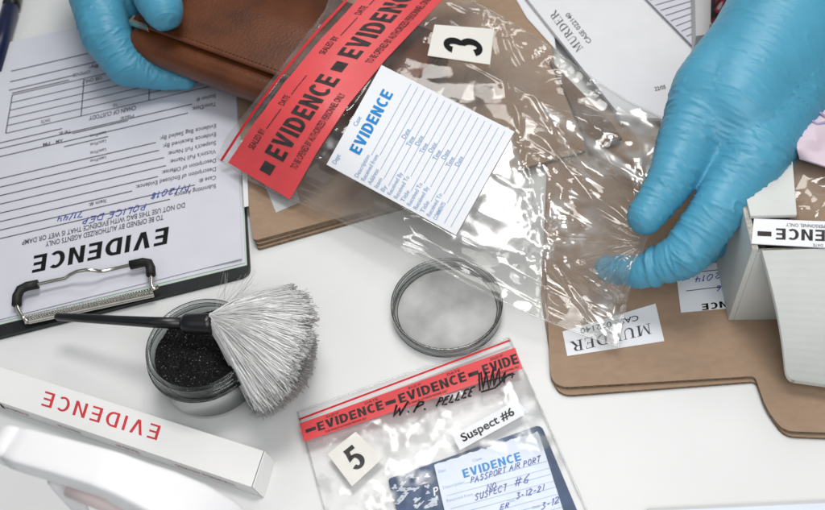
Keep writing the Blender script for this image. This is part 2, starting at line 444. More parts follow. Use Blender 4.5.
PEN = {
 'A': [[(0, 0), (.3, 1), (.6, 0)], [(.12, .38), (.5, .4)]], 'C': [[(.55, .85), (.3, 1), (.03, .6), (.1, .1), (.35, 0), (.58, .15)]],
 'D': [[(.08, 0), (.05, 1), (.45, .85), (.6, .5), (.4, .1), (.02, 0)]], 'E': [[(.5, 1), (.08, .95), (.03, .03), (.5, 0)], [(.05, .52), (.42, .55)]],
 'I': [[(.1, 1), (.06, 0)]], 'L': [[(.08, 1), (.03, 0), (.45, .05)]], 'N': [[(.02, 0), (.08, 1), (.5, .02), (.55, 1)]],
 'O': [[(.3, 1), (.05, .7), (.08, .2), (.3, 0), (.52, .3), (.5, .8), (.3, 1)]], 'P': [[(.04, 0), (.1, 1), (.48, .85), (.45, .55), (.07, .45)]],
 'R': [[(.03, 0), (.1, 1), (.48, .85), (.42, .55), (.08, .48), (.5, 0)]], 'S': [[(.5, .9), (.25, 1), (.08, .75), (.42, .4), (.35, .05), (.02, .08)]],
 'T': [[(.0, .95), (.55, 1)], [(.3, .97), (.24, 0)]], 'U': [[(.04, 1), (.06, .2), (.25, 0), (.48, .2), (.52, 1), (.5, 0)]],
 'V': [[(0, 1), (.26, 0), (.55, 1)]], 'W': [[(0, 1), (.12, 0), (.32, .7), (.5, 0), (.75, 1)]],
 '#': [[(.15, .0), (.25, 1)], [(.38, 0), (.46, 1)], [(.02, .34), (.56, .36)], [(.05, .66), (.6, .68)]],
 '/': [[(0, -.1), (.35, 1.1)]], '-': [[(.05, .45), (.4, .5)]], '.': [[(.05, 0), (.12, .05)]],
 '0': [[(.3, 1), (.05, .6), (.1, .1), (.3, 0), (.5, .4), (.45, .9), (.3, 1)]], '1': [[(.12, .8), (.25, 1), (.2, 0)]],
 '2': [[(.05, .8), (.25, 1), (.47, .75), (.03, .03), (.52, .05)]], '3': [[(.05, .95), (.45, .97), (.2, .58), (.48, .35), (.3, .02), (.02, .1)]],
 '4': [[(.12, 1), (.03, .42), (.5, .45)], [(.42, .95), (.36, 0)]], '5': [[(.48, 1), (.1, .97), (.07, .55), (.42, .5), (.4, .1), (.03, .03)]],
 '6': [[(.42, 1), (.08, .5), (.08, .1), (.35, 0), (.45, .3), (.12, .42)]], '7': [[(.03, .95), (.5, 1), (.2, 0)]],
 '8': [[(.42, .9), (.2, 1), (.08, .78), (.45, .3), (.28, 0), (.05, .22), (.45, .85)]],
 'l': [[(.05, .02), (.28, .75), (.2, 1), (.1, .9), (.12, .1), (.3, .05)]], 'e': [[(.03, .25), (.33, .35), (.22, .55), (.04, .3), (.12, .02), (.36, .1)]],
 'a': [[(.33, .5), (.08, .45), (.08, .05), (.33, .4), (.36, .02)]],
}

class Sheet(MB):
    """a printed sheet; everything is drawn in photo pixels and laid on the surface map S(px, py, lift)"""
    def __init__(s, S): super().__init__(); s.S = S; s.lift = .00014
    def quad(s, c, nu, nv, m, th=.0003, rough=0, seed=0):
        c = [np.array(p, float) for p in c]
        def fn(u, v):
            p = c[0] * (1 - u) * (1 - v) + c[1] * u * (1 - v) + c[2] * u * v + c[3] * (1 - u) * v
            return s.S(p[0], p[1], 0)
        s.grid(fn, nu, nv, m, th)
    def polys(s, polys, m, lift=None):
        l = s.lift if lift is None else lift
        for p in polys:
            s.add([s.S(x, y, l) for x, y in p], [tuple(range(len(p)))], m)
    def frame(s, p0, p1, h):
        p0, p1, h = [np.array(a, float) for a in (p0, p1, h)]
        return lambda x, y: tuple(p0 + (p1 - p0) * x + h * y)
    def up(s, p0, p1, hp):
        d = np.array(p1, float) - np.array(p0, float); n = np.array([d[1], -d[0]]); n /= np.linalg.norm(n)
        return n * hp
    def text(s, body, p0, p1, h, m, off=0.0, lift=None):
        if np.isscalar(h): h = s.up(p0, p1, h)
        V, F = font2d(body, off); fr = s.frame(p0, p1, h); l = s.lift if lift is None else lift
        s.add([s.S(*fr(x, y), l) for x, y in V], F, m)
    def block(s, body, p0, p1, h, m, st=.2, gap=.13, fn=None, lift=None, gl=None):
        if fn is None:
            if np.isscalar(h): h = s.up(p0, p1, h)
        gs = [(gl(ch) if gl else glyph(ch, st)) for ch in body]
        tot = sum(g[1] for g in gs) + gap * (len(gs) - 1); fr = fn or s.frame(p0, p1, h); x = 0
        for polys, w in gs:
            s.polys([[fr((x + a) / tot, b) for a, b in p] for p in polys], m, lift); x += w + gap
    def stroke(s, pts, w, m, lift=None):
        p = np.array(pts, float)
        if len(p) < 2: return
        f = [p[0]]
        for i in range(len(p) - 1):
            k = max(1, int(np.linalg.norm(p[i + 1] - p[i]) / 6))
            f += [p[i] + (p[i + 1] - p[i]) * (j / k) for j in range(1, k + 1)]
        p = np.array(f); n = len(p)
        t = np.gradient(p, axis=0) if n > 2 else np.array([p[1] - p[0]] * 2)
        t /= np.maximum(np.linalg.norm(t, axis=1), 1e-9)[:, None]
        q = np.stack([-t[:, 1], t[:, 0]], 1) * w / 2
        l = s.lift if lift is None else lift
        vs = []
        for i in range(n):
            for sg in (1, -1):
                a = p[i] + sg * q[i]; vs.append(s.S(a[0], a[1], l))
        s.add(vs, [(2 * i, 2 * i + 1, 2 * i + 3, 2 * i + 2) for i in range(n - 1)], m)
    def pen(s, body, p0, p1, h, m, w=.8, jit=.05, shear=.15):
        if np.isscalar(h): h = s.up(p0, p1, h)
        fr = s.frame(p0, p1, h); adv = []
        for ch in body:
            adv.append(.35 if ch == ' ' else max(max(q[0] for q in st) for st in PEN[ch]) + .2)
        tot = sum(adv); x = 0; k = 0
        for ch, a in zip(body, adv):
            for st in PEN.get(ch, []):
                pts = []
                dy = random.uniform(-jit, jit)
                for (gx, gy) in st:
                    pts.append(np.array(fr((x + gx + shear * gy + random.uniform(-jit, jit)) / tot, gy + dy + random.uniform(-jit, jit))))
                f = []
                for i in range(len(pts) - 1):
                    for t in (0, .5): f.append(pts[i] * (1 - t) + pts[i + 1] * t)
                f.append(pts[-1])
                s.stroke(f, w, m, s.lift + .00003 * (k % 4)); k += 1
            x += a

def plane(z):
    return lambda px, py, l: U(px, py, z + l)

# ================================================================== the setting
tb = MB(); tb.add([(-1.1, -.8, 0), (1.1, -.8, 0), (1.1, 1.0, 0), (-1.1, 1.0, 0)], [(0, 1, 2, 3)], 'table')
table = tb.build('table_top', origin=(0, 0, 0), smooth=False)
tag(table, 'white laminate table top under all the evidence', None, None, 'structure')

def round_poly(px, z, r, n=6, jag=0):
    """world outline from photo points at height z, corners rounded by r metres (r may be a list)"""
    P = [U(x, y, z) for x, y in px]; N = len(P); out = []
    rs = r if isinstance(r, (list, tuple)) else [r] * N
    for i in range(N):
        a, b, c = P[i - 1], P[i], P[(i + 1) % N]
        d1 = (a - b) / np.linalg.norm(a - b); d2 = (c - b) / np.linalg.norm(c - b)
        if rs[i] <= 0: out.append(b); continue
        for k in range(n + 1):
            t = k / n; p0 = b + d1 * rs[i]; p2 = b + d2 * rs[i]
            out.append(p0 * (1 - t) ** 2 + b * 2 * t * (1 - t) + p2 * t * t)
    return out

# ------------------------------------------------------------------ cardboard under everything
def cardboard(name, px, zt, th, r, label, m='kraft', cut='corr_cut', group='brown cardboard sheets'):
    b = MB(); b.slab(round_poly(px, zt, r), zt, th, m, cut)
    o = b.build(name, smooth=False); bevel(o, .0004, 2)
    return tag(o, label, 'cardboard', group)

cardboard('cardboard_sheet', [(541, 292), (556, 396), (757, 381), (770, 415), (784, 436), (905, 441), (905, 120), (548, 150)], .0023, .0022,
          [.004, .010, .004, .006, .006, 0, 0, .004], 'lower of two brown cardboard sheets under the white open box, its left edge peeping out')
cardboard('cardboard_sheet', [(545, 262), (551, 388), (755, 376), (766, 408), (783, 431), (900, 435), (900, 60), (548, 120)], .0048, .0023,
          [.004, .011, .003, .006, .006, 0, 0, .004], 'top brown cardboard sheet with stepped front edge under the white open box')
cardboard('cardboard_sheet', [(240, 160), (257, 249), (520, 174), (505, -70), (225, -70)], .0023, .0022, .003,
          'lowest brown cardboard sheet right of the clipboard, just showing below the others')
cardboard('cardboard_sheet', [(243, 160), (256, 245), (523, 168), (508, -70), (228, -70)], .0047, .0022, .003,
          'middle brown cardboard sheet between clipboard and white label bag')
cardboard('cardboard_sheet', [(241, 140), (253, 241), (586, 151), (556, 70), (527, -80), (222, -80)], .0076, .0025, .004,
          'uppermost brown cardboard sheet lying under the wallet bag beside the clipboard')

b = MB(); b.slab([U(x, y, .0102) for x, y in [(556, 66), (611, 122), (622, 138), (590, 150), (575, 112), (548, 58)]], .0102, .0022, 'kraft_dark', 'corr_cut')
tag(b.build('cardboard_strip', smooth=False), 'dark brown cardboard strip seen through the bag beside the white MURDER envelope', 'cardboard')

# ------------------------------------------------------------------ papers at upper right
s = Sheet(plane(.0085)); s.quad([(505, -20), (527, 18), (556, 50), (546, -30)], 2, 2, 'paper', .0004)
tag(s.build('paper_slip'), 'narrow white paper slip sticking out from under the MURDER envelope', 'paper')

s = Sheet(plane(.0125))
s.quad([(506, -28), (622, 118), (735, 118), (690, -40)], 4, 4, 'paper', .0028)
s.block('MURDER', (583.6, 48), (555.6, 9.5), np.array([-6.6, 5.0]), 'ink_grey', fn=None, gl=serif, gap=.06)
s.text('CASE 022140', (591.9, 41.2), (568.9, 12.2), np.array([-3.9, 2.8]), 'ink_grey', .012)
s.text('22/05', (655, 91), (666, 88.5), 3.8, 'ink', .015)
tag(s.build('paper_envelope'), 'large white envelope lettered MURDER at the top edge behind the bag', 'envelope')

s = Sheet(plane(.0158))
s.quad([(622, -30), (657, 14), (696, 45), (722, 40), (705, -30)], 2, 2, 'paper_cool', .0003) if 0 else s.quad([(628, -20), (697, 50), (735, 46), (702, -24)], 3, 3, 'paper_cool', .0004)
for k in range(9):
    y = -4 + 5.2 * k; s.stroke([(650 + 5.2 * k, y + 4), (702 + 2.2 * k, y - 10)], .8, 'ink_grey')
tag(s.build('lined_paper'), 'ruled white paper with black lines beside the red plaid sleeve', 'paper')

# grey pinkish carton standing at the top edge, left of the sleeve
def prism(mb, base, z0, z1, m, mtop=None):
    n = len(base); lo = [(p[0], p[1], z0) for p in base]; hi = [(p[0], p[1], z1) for p in base]
    mb.add(lo + hi, [(i, (i + 1) % n, (i + 1) % n + n, i + n) for i in range(n)], m)
    mb.add(hi, [tuple(range(n))], mtop or m); mb.add(lo, [tuple(reversed(range(n)))], m)
b = Sheet(lambda px, py, l: U(px, py, .0345 + l))
prism(b, [U(x, y, .034) for x, y in [(696, 36), (722, 32), (730, -45), (694, -45)]], .017, .034, M['paper_grey'])
b.lift = -.0003
b.text('SEALED BY', (712, 30), (718, 0), 3.2, 'ink_grey', .01)
o = b.build('small_carton', smooth=False); bevel(o, .0008, 2)
tag(o, 'small grey white carton at the top edge left of the red plaid sleeve', 'box')

# ------------------------------------------------------------------ clipboard, bottom left to top left
cb = thing('clipboard', U(60, 150, 0), 'black clipboard with a nickel wire clip under the printed forms', 'clipboard')
b = MB(); b.slab(round_poly([(-190, 384), (250.5, 274), (232.5, 0), (-190, 90)], .0032, [0, .007, .005, 0]), .0032, .0030, 'board_black')
bevel(b.build('board', cb, smooth=False), .0006, 2)
cl = MB()
A0, A1 = np.array([24, 319.5]), np.array([153, 291.5])
dv = np.array([1.2, 6.0])
def cp(t, k, z): q = A0 + (A1 - A0) * t + dv * k; return U(q[0], q[1], z)
cl.grid(lambda u, v: cp(u, -.4 + 1.2 * v, .0064 + .0022 * math.sin(math.pi * min(1, v * 1.1))), 30, 10, 'chrome', .0008)
plate = cl.build('clip_plate', cb)
sp = MB()
n = 420; pts = []
for i in range(n + 1):
    t = i / n; q = cp(.01 + .98 * t, -.25, .0095); a = 2 * math.pi * t * 46
    pts.append(q + .0013 * (math.cos(a) * UP * .7 + math.sin(a) * np.array([0, 0, 1.0])))
sp.tube(pts, .00042, 'chrome', 5)
sp.build('clip_spring', plate)
w = MB()
def wire(l): return [U(x, y, z / 1000) for x, y, z in l]
w.tube(wire([(28, 321, 8.5), (22.5, 317, 9), (18, 309, 10), (16.5, 303, 10.5), (18, 294, 11), (22, 288.5, 11.5), (28, 286, 11.5), (40, 284, 11.5), (55, 280.5, 11.5), (65, 278.5, 11.5), (70, 275, 13), (77, 271.5, 15.5), (86, 270, 16.5), (93, 270.2, 15.5), (99, 271.3, 13), (104, 271, 11.5), (118, 268, 11.5), (132, 264.8, 11.5), (143, 262.3, 11.5), (148, 263, 11.5), (150.5, 268, 11), (151, 276, 10.5), (151.5, 285, 10), (153.5, 289, 9.3), (158.5, 286.5, 9)]), .00125, 'chrome', 10)
wr_ = w.build('clip_wire', cb)
for l in ([(16.6, 305, 10.5), (17.2, 296, 11), (20.5, 289.5, 11.5), (27, 286.3, 11.5), (38, 284.2, 11.5)], [(130, 265.2, 11.5), (143, 262.3, 11.5), (148.6, 263, 11.5), (150.6, 268, 11.2), (151, 275, 11)]):
    w = MB(); w.tube(wire(l), .0030, 'rubber', 14); w.build('clip_grip', wr_)

# sheets on the clipboard
for q, z, m, lab in (([(-160, 363), (247, 265), (234, -4), (-160, 80)], .0036, 'paper_green', 'pale green sheet lying lowest in the paper pile on the clipboard'),
                     ([(-160, 360), (245, 262.5), (233.5, -5), (-160, 78)], .0042, 'paper_cool', 'blank white sheet directly under the printed form on the clipboard')):
    s = Sheet(plane(z)); s.quad(q, 4, 4, m, .0005)
    tag(s.build('paper_sheet'), lab, 'paper', 'sheets under the evidence form')
def formS(px, py, l):
    t = max(0.0, (py + .24 * px - 285) / 35.0)
    c = max(0.0, (px - 205) / 40.0) * t * t * .0016
    return U(px, py, .0050 + c + .00015 * math.sin(px / 37.0) * min(1, max(0, (300 - py) / 200)) + l)
s = Sheet(formS); s.lift = .0002
s.quad([(-150, 357), (242, 258.5), (233, -6), (-150, 76)], 60, 40, 'paper_cool', .00025)
SL = -.232
def ln(x0, x1, y1, m='ink_grey', w=.85):      # ruled line that passes (x1, y1)
    s.stroke([(x0 + (x1 - x0) * k / 8, y1 + SL * (x0 - x1) * (1 - k / 8)) for k in range(9)], w, m)
def up_text(body, x, y, length, h, m='ink_grey', off=.008):   # upside down: starts at right
    s.text(body, (x, y), (x - length, y - SL * length), -np.array([0, -1]) * h if 0 else np.array([-.03 * h, h]), m, off)
rows = [('Submitting Agency:', 187, 42), ('Case #:', 178.5, 17), ('Description of Enclosed Evidence:', 170, 80), ('Description of Offense:', 161.5, 54), ("Victim's Full Name:", 152.5, 46), ("Suspect's Full Name:", 144, 48), ('Evidence Received By:', 135.5, 53), ('Evidence Bag Sealed By:', 127, 56), ('Time/Date:', 105, 24), ('Station #:', 97, 20)]
for t, y, L_ in rows:
    up_text(t, 216, y - 3.2, L_, 4.1)
    ln(-60, 216 - L_ - 4, y + 1.5 - SL * (L_ + 4))
for k, y in enumerate([158, 150, 141.5, 133]):
    up_text('Last/First', 106, y - 2, 16, 3.0)
up_text('DO NOT USE THIS BAG WITH EVIDENCE THAT IS WET OR DAMP', 185, 202.5, 163, 4.9, 'ink_grey', .012)
up_text('TO BE OPENED BY AUTHORIZED AGENTS ONLY', 163.5, 214.5, 118, 5.0, 'ink_grey', .012)
s.block('EVIDENCE', (169, 226.5), (34, 255.8), np.array([-2.2, 17.2]), 'ink', .20, .16)
up_text('Item #:', 106, 199, 17, 4)
s.pen('IV/2018', (190, 184), (151, 193), np.array([-.6, 6.2]), 'ink_pen', .9)
s.pen('POLICE DEP', (147, 203), (82, 218.5), np.array([-.6, 6.4]), 'ink_pen', .9)
s.pen('71/44', (84, 210.5), (57, 216), np.array([-.6, 6]), 'ink_pen', .9)
# table of custody
a, bq, c, d = (12.3, 95), (150, 62), (150, 100.5), (5.7, 133.3)
for k in range(6):
    t = k / 5; p = (a[0] + (d[0] - a[0]) * t, a[1] + (d[1] - a[1]) * t); q = (238, p[1] + SL * (238 - p[0]) + .5)
    s.stroke([p, ((p[0] + q[0]) / 2, (p[1] + q[1]) / 2), q], .7, 'ink_grey')
s.stroke([a, d], 1.0, 'ink_grey'); s.stroke([(84, 79), (81, 116.5)], 1.0, 'ink_grey'); s.stroke([(150, 63), (149, 100)], 1.0, 'ink_grey')
for x0, x1, y1 in ((11, 96, 51.5), (10, 104, 60), (9, 75, 75), (12, 69, 80)): ln(x0, x1, y1)
up_text('CHAIN OF CUSTODY', 136, 105.5, 47, 4.2, 'ink_grey', .016)
up_text('TO', 118, 103, 5, 2.8); up_text('DATE', 50, 118.5, 9, 2.8); up_text('USE ONLY', 102, 76, 20, 3.4, 'ink_grey', .016)
up_text('By:', 98, 64, 9, 3.4); up_text('OFFENSE', 90, 70, 17, 3.2)
ln(-40, 62, 128.5); ln(72, 128, 120.5); ln(64, 108, 136.5)
up_text('Tel #:', 71, 129.5, 12, 3.6); up_text('Place:', 134, 114, 14, 3.6); up_text('AM', 63, 138.5, 7, 3.4); up_text('PM', 50, 141.5, 7, 3.4)
tag(s.build('evidence_form'), 'white printed EVIDENCE form, topmost sheet on the clipboard, seen upside down', 'form')

# paper slips between the clipboard and the wallet bag
s = Sheet(plane(.0079)); s.quad([(262, 178), (276, 212.5), (300, 202), (290, 170)], 2, 2, 'paper_grey', .0003)
tag(s.build('paper_slip'), 'grey paper corner on brown cardboard below the red tape of the bag', 'paper')
s = Sheet(plane(.0090)); s.quad([(240.5, 140), (244, 207), (248.5, 206), (246, 140)], 1, 3, 'paper', .0003)
tag(s.build('paper_slip'), 'thin white paper edge standing out between the clipboard and the brown cardboard', 'paper')

# ------------------------------------------------------------------ labels on the right cardboard
s = Sheet(plane(.0052)); s.quad([(562.5, 331.5), (655.5, 303.5), (664.3, 341), (567.3, 356)], 6, 3, 'label', .0003)
s.block('MURDER', (650.5, 323), (570, 341.8), np.array([1.6, 10.5]), 'ink_grey', gl=serif, gap=.05)
s.text('CASE 022140', (638, 315), (580, 328.5), np.array([1.0, 5.2]), 'ink_grey', .012)
tag(s.build('murder_label'), 'white sticker reading MURDER stuck on the brown cardboard below the gloved fingers', 'label')
s = Sheet(plane(.0053)); s.quad([(672, 240), (681, 312.5), (742, 307), (728, 236)], 4, 4, 'label', .0003)
s.block('EVIDENCE', (768, 295), (701.5, 304), np.array([.6, -9.5]) * -1 if 0 else np.array([.8, 6.4]), 'ink', .21, .16)
for y in (256, 263, 271, 288): s.stroke([(686 if y > 280 else 678, y + 3), (735, y - 3)], .8, 'ink_grey')
s.pen('2014', (721, 272), (694, 277), np.array([.5, 6]), 'ink_pen', .9); s.pen('26', (727, 284), (716, 286), np.array([.5, 5.5]), 'ink_pen', .9)
tag(s.build('evidence_label'), 'white handwritten EVIDENCE label half hidden under the left side of the open box', 'label')

# ------------------------------------------------------------------ white open box on the right
base = U(728, 320.5, .0050)
lo, hi = 0, .2
for _ in range(40):
    md = (lo + hi) / 2
    if proj(base + np.array([0, 0, md]))[1] > 249: lo = md
    else: hi = md
HB = lo; ZT = .005 + HB
TL = base + np.array([0, 0, HB])                       # front left top corner
TRt = U(850, 247.0, ZT); bx = (TRt - TL); bx[2] = 0; bx /= np.linalg.norm(bx)
by = np.array([-bx[1], bx[0], 0])
if by[1] < 0: by = -by
def bp(x, y, z): return np.array([base[0], base[1], 0]) + bx * x + by * y + np.array([0, 0, z])
LB, DB, TH = .16, .115, .0032
bxo = thing('cardboard_box', bp(LB / 2, DB / 2, .005), 'open white corrugated box with its front flap folded down, right edge', 'box')
def wall(x0, x1, y0, y1, z0, z1):
    b = MB(); prism(b, [bp(x0, y0, 0), bp(x1, y0, 0), bp(x1, y1, 0), bp(x0, y1, 0)], z0, z1, M['corr_white'], M['corr_white_cut'])
    o = clean(b.build('side_panel', bxo, smooth=False)); bevel(o, .0005, 2); return o
wall(0, TH, 0, DB, .005, ZT); wall(LB - TH, LB, 0, DB, .005, ZT)
wall(TH, LB - TH, DB - TH, DB, .005, ZT); wall(TH, LB - TH, 0, TH, .005, ZT - .0035)
b = MB(); prism(b, [bp(TH, TH, 0), bp(LB - TH, TH, 0), bp(LB - TH, DB - TH, 0), bp(TH, DB - TH, 0)], .005, .0075, M['corr_white']); b.build('bottom_panel', bxo, smooth=False)
# left lid flap: narrow pale panel lying on top
b = MB(); prism(b, [bp(.002, .020, 0), bp(.026, .020, 0), bp(.040, DB, 0), bp(.002, DB, 0)], ZT + .0002, ZT + .0028, M['corr_white'], M['corr_white']); 
bevel(clean(b.build('top_panel', bxo, smooth=False)), .0004, 2)
# front flap
F0 = U(762, 250.5, ZT - .0005); Fr = U(870, 247, ZT - .0005)
G0 = U(786.5, 379, .016); Gr = U(880, 392, .016)
def flp(u, v):
    a_ = F0 + (Fr - F0) * u; c_ = G0 + (Gr - G0) * u; p = a_ + (c_ - a_) * v
    return p + np.array([0, -.004, .004]) * math.sin(math.pi * v) 
b = MB(); nu, nv = 20, 40
def flapg(u, v):
    r = .08
    if v > 1 - r * 1.2 and u < r: u = u + (r - u) * (1 - math.sqrt(max(0, 1 - ((v - (1 - r * 1.2)) / (r * 1.2)) ** 2)))
    p = flp(u, v); return p + np.array([0, -.6, .8]) * .00003 * math.sin(v * 105 + .3 * math.sin(u * 9))
b.grid(flapg, nu, 120, 'corr_white', .003)
b.build('front_flap', bxo)
# white printed seal on the front top edge
Y0 = -.0015
def sealS(px, py, l): return U(px, py, ZT + .0008 + l)
s = Sheet(sealS); s.quad([(751.5, 243.5), (880, 250.5), (880, 223.5), (754, 218.5)], 6, 2, 'label', .0005)
q0 = (849, 238.0); 
s.block('EVIDENCE', (872, 231.6), (776, 228.2), np.array([-.1, 11.2]), 'ink_faded', .2, .14)
s.polys([[(757.5, 231.0), (771.5, 231.6), (771.5, 236.4), (757.5, 235.8)]], 'ink_faded')
s.text('BY AUTHORIZED PERSONNEL ONLY', (862, 226.5), (786, 223.2), np.array([0, -3.2]) * -1, 'ink_grey', .008)
s.text('DATE', (823, 244.2), (813, 243.6), np.array([0, 2.6]), 'ink_grey', .008)
s.build('printed_seal', bxo)
# brown bag in the box
b = MB()
def inb(u, v):
    p = bp(.028 + .126 * u, .012 + .097 * v, 0); e = min(u, 1 - u, v, 1 - v)
    z = ZT - .012 + .013 * min(1, e * 4) ** .6 + .002 * noise3(u * 6, v * 6, 1.5) + .0015 * noise3(u * 17, v * 15, 3.1, False)
    return (p[0], p[1], float(z))
b.grid(inb, 60, 50, 'kraft')
b.add([bp(.03, .014, .0076), bp(.153, .014, .0076), bp(.153, .108, .0076), bp(.03, .108, .0076)], [(0, 1, 2, 3)], 'kraft')
tag(b.build('brown_parcel'), 'brown paper parcel lying inside the open white box', 'parcel')
b = MB()
def inf(u, v):
    p = bp(.024 + .130 * u, .012 + .100 * v, 0); e = min(u, 1 - u, v, 1 - v)
    z = ZT - .006 + .011 * min(1, e * 4) ** .6 + .003 * noise3(u * 7, v * 7, 7.5, False) + .002 * noise3(u * 19, v * 17, 9.1, False)
    return (p[0], p[1], float(z))
b.grid(inf, 80, 70, 'film')
tag(b.build('clear_bag'), 'crumpled clear plastic bag over the brown parcel in the open box', 'bag')
# pink printed packet behind the box
b = Sheet(lambda px, py, l: U(px, py, ZT + .012 + l))
def pk(u, v):
    c = [np.array(q, float) for q in [(800, 158), (900, 190), (900, 60), (786, 112)]]
    p = c[0] * (1 - u) * (1 - v) + c[1] * u * (1 - v) + c[2] * u * v + c[3] * (1 - u) * v
    return U(p[0], p[1], ZT + .008 + .004 * noise3(u * 5, v * 5, .3, False) + .004 * math.sin(3 * v))
b.grid(pk, 40, 30, 'pink', .001)
def pkS(px, py, l): return U(px, py, ZT + .0135 + l)
b.S = pkS
b.build_ = None
for k, (x, y) in enumerate([(812, 104), (820, 112), (812, 120)]): b.stroke([(x, y), (x + 5, y + 4), (x + 14, y + 2)], 2.2, 'lilac')
tag(b.build('pink_packet'), 'crumpled pink packet with lilac print right of the gloved hand', 'packet')

# ------------------------------------------------------------------ bottom right card
s = Sheet(plane(.0045)); 
b = MB(); b.slab([U(x, y, .004) for x, y in [(648, 508.5), (850, 499), (850, 560), (640, 560)]], .004, .0038, 'paper_grey', 'kraft_dark')
b.slab([U(x, y, .0046) for x, y in [(650, 511.2), (850, 501.8), (850, 560), (642, 560)]], .0046, .0005, 'label_blue')
tag(b.build('card_folder', smooth=False), 'pale bluish card with a brown edge entering at the bottom right border', 'folder')

# ------------------------------------------------------------------ navy marker at the top left
mk = thing('marker_pen', U(5, 20, 0), 'navy blue marker pen with black cap at the upper left corner', 'marker')
b = MB(); pA, pB = U(11, 7, .0075), U(-8, 70, .0075)
b.tube([pA + (pB - pA) * t for t in (0, .01, .03, .5, 1)], [.0035, .0055, .0066, .0068, .0068], 'navy', 20); b.build('barrel', mk)
b = MB(); pC = U(15, -14, .0075); b.tube([pC + (pA - pC) * t for t in (0, .03, .9, .985)], [.005, .0068, .0070, .0066], 'plastic_black', 20); b.build('cap', mk)
s = Sheet(plane(.006)); s.quad([(-20, 8), (4, 3), (0, 24), (-22, 30)], 1, 1, 'paper_cool', .0055)
tag(s.build('paper_pad'), 'small pale pad left of the navy marker at the upper left corner', 'paper')

# ------------------------------------------------------------------ long white box with red EVIDENCE
hL = .0105
T = [U(-40, 354.2, hL), U(263.6, 451, hL), U(251.5, 487, hL), U(-40, 388.5, hL)]
Bt = [np.array([p[0], p[1], .0003]) for p in T]
dirx = (T[1] - T[0]) / np.linalg.norm(T[1] - T[0])
Bt[1] = Bt[1] + dirx * .0035; Bt[2] = Bt[2] + dirx * .0040
lb = thing('long_box', (*(T[0] + T[2])[:2] / 2, 0), 'long flat white carton with red EVIDENCE lettering at the lower left', 'box')
b = Sheet(plane(hL))
b.add(T + Bt, [(3, 2, 1, 0), (4, 5, 6, 7), (0, 1, 5, 4), (2, 3, 7, 6), (3, 0, 4, 7)], 'card_white')
b.block('EVIDENCE', (161, 426.0), (45.5, 391.0), np.array([-4.4, 14.2]), 'ink_red', .15, .28)
# small print on the side that faces the camera
sd = lambda t, k: T[3] + (T[2] - T[3]) * t + (Bt[3] + (Bt[2] - Bt[3]) * t - T[3] - (T[2] - T[3]) * t) * k
nrm = np.cross(T[2] - T[3], Bt[3] - T[3]); nrm /= np.linalg.norm(nrm); nrm = nrm if nrm[1] < 0 else -nrm
for body, t0, t1 in (('EVIDENCE', .135, .235), ('HANDLE WITH CARE', .34, .42), ('SEALED BY', .54, .62), ('TO BE OPENED BY AUTHORIZED', .74, .93)):
    V, F = font2d(body, .004)
    b.add([sd(t1 + (t0 - t1) * x, .42 + .26 * y) + nrm * .00015 for x, y in V], F, 'ink_dred')
b.add([sd(.137, .25) + nrm * .0002, sd(.146, .25) + nrm * .0002, sd(.146, .8) + nrm * .0002, sd(.137, .8) + nrm * .0002], [(0, 1, 2, 3)], 'ink')
b.build('carton', lb, smooth=False)
b = MB(); e_ = dirx * .0004
b.add([T[1] + e_, T[2] + e_, Bt[2] + e_, Bt[1] + e_, T[1] + e_ * 2.5, T[2] + e_ * 2.5, Bt[2] + e_ * 2.5, Bt[1] + e_ * 2.5], [(4, 5, 6, 7), (0, 3, 2, 1), (0, 1, 5, 4), (1, 2, 6, 5), (2, 3, 7, 6), (3, 0, 4, 7)], 'card_white')
b.build('end_flap', lb, smooth=False)

# ------------------------------------------------------------------ white trigger spray bottle, lower left
ZS = .112
sb = thing('spray_bottle', (*U(235, 545, ZS)[:2], 0), 'white trigger spray bottle at the lower left border, in front of the long box', 'bottle')
def sw(mb, st, m, n=28, pw=3.2):
    """loft of rounded-rectangle sections: (px, py, z, half width px, half height m)"""
    C = [U(x, y + 6, z) for x, y, z, _, _ in st]; vs = []
    for i, (x, y, z, hw, hh) in enumerate(st):
        t = C[min(i + 1, len(C) - 1)] - C[max(i - 1, 0)]; t /= np.linalg.norm(t)
        a = np.cross(t, [0, 0, 1.0]); a /= np.linalg.norm(a); u = np.cross(a, t)
        w = hw * mmpx(C[i])
        for k in range(n):
            q = 2 * math.pi * k / n; c_, s_ = math.cos(q), math.sin(q)
            vs.append(C[i] + a * w * math.copysign(abs(c_) ** (2 / pw), c_) + u * hh * math.copysign(abs(s_) ** (2 / pw), s_))
    N = len(st)
    fs = [(i * n + k, i * n + (k + 1) % n, (i + 1) * n + (k + 1) % n, (i + 1) * n + k) for i in range(N - 1) for k in range(n)]
    fs += [tuple(reversed(range(n))), tuple((N - 1) * n + k for k in range(n))]
    mb.add(vs, fs, m)
b = MB()
sw(b, [(13, 441, ZS, 15, .0050), (15, 441.4, ZS, 18.5, .0062), (30, 446, ZS, 19, .0066), (66, 456, ZS, 19.5, .007), (104, 467, ZS, 20.5, .0072), (114, 470.5, ZS, 21, .0073), (119, 472.6, ZS - .0012, 21.3, .0074), (135, 480, ZS - .0055, 22.5, .0078), (160, 491, ZS - .0125, 25, .009), (185, 504, ZS - .020, 27, .011), (207, 518, ZS - .030, 28, .013), (228, 536, ZS - .046, 26, .014)], 'plastic_white', pw=7, n=56)
b.build('spray_head', sb)
b = MB(); sw(b, [(0, 436.5, ZS, 14.5, .0050), (1.5, 437, ZS, 17, .0064), (9, 439.5, ZS, 18, .0068), (16, 441.7, ZS, 18, .0068), (17, 442, ZS, 17, .0062)], 'plastic_white', pw=5, n=48); b.build('nozzle', sb)
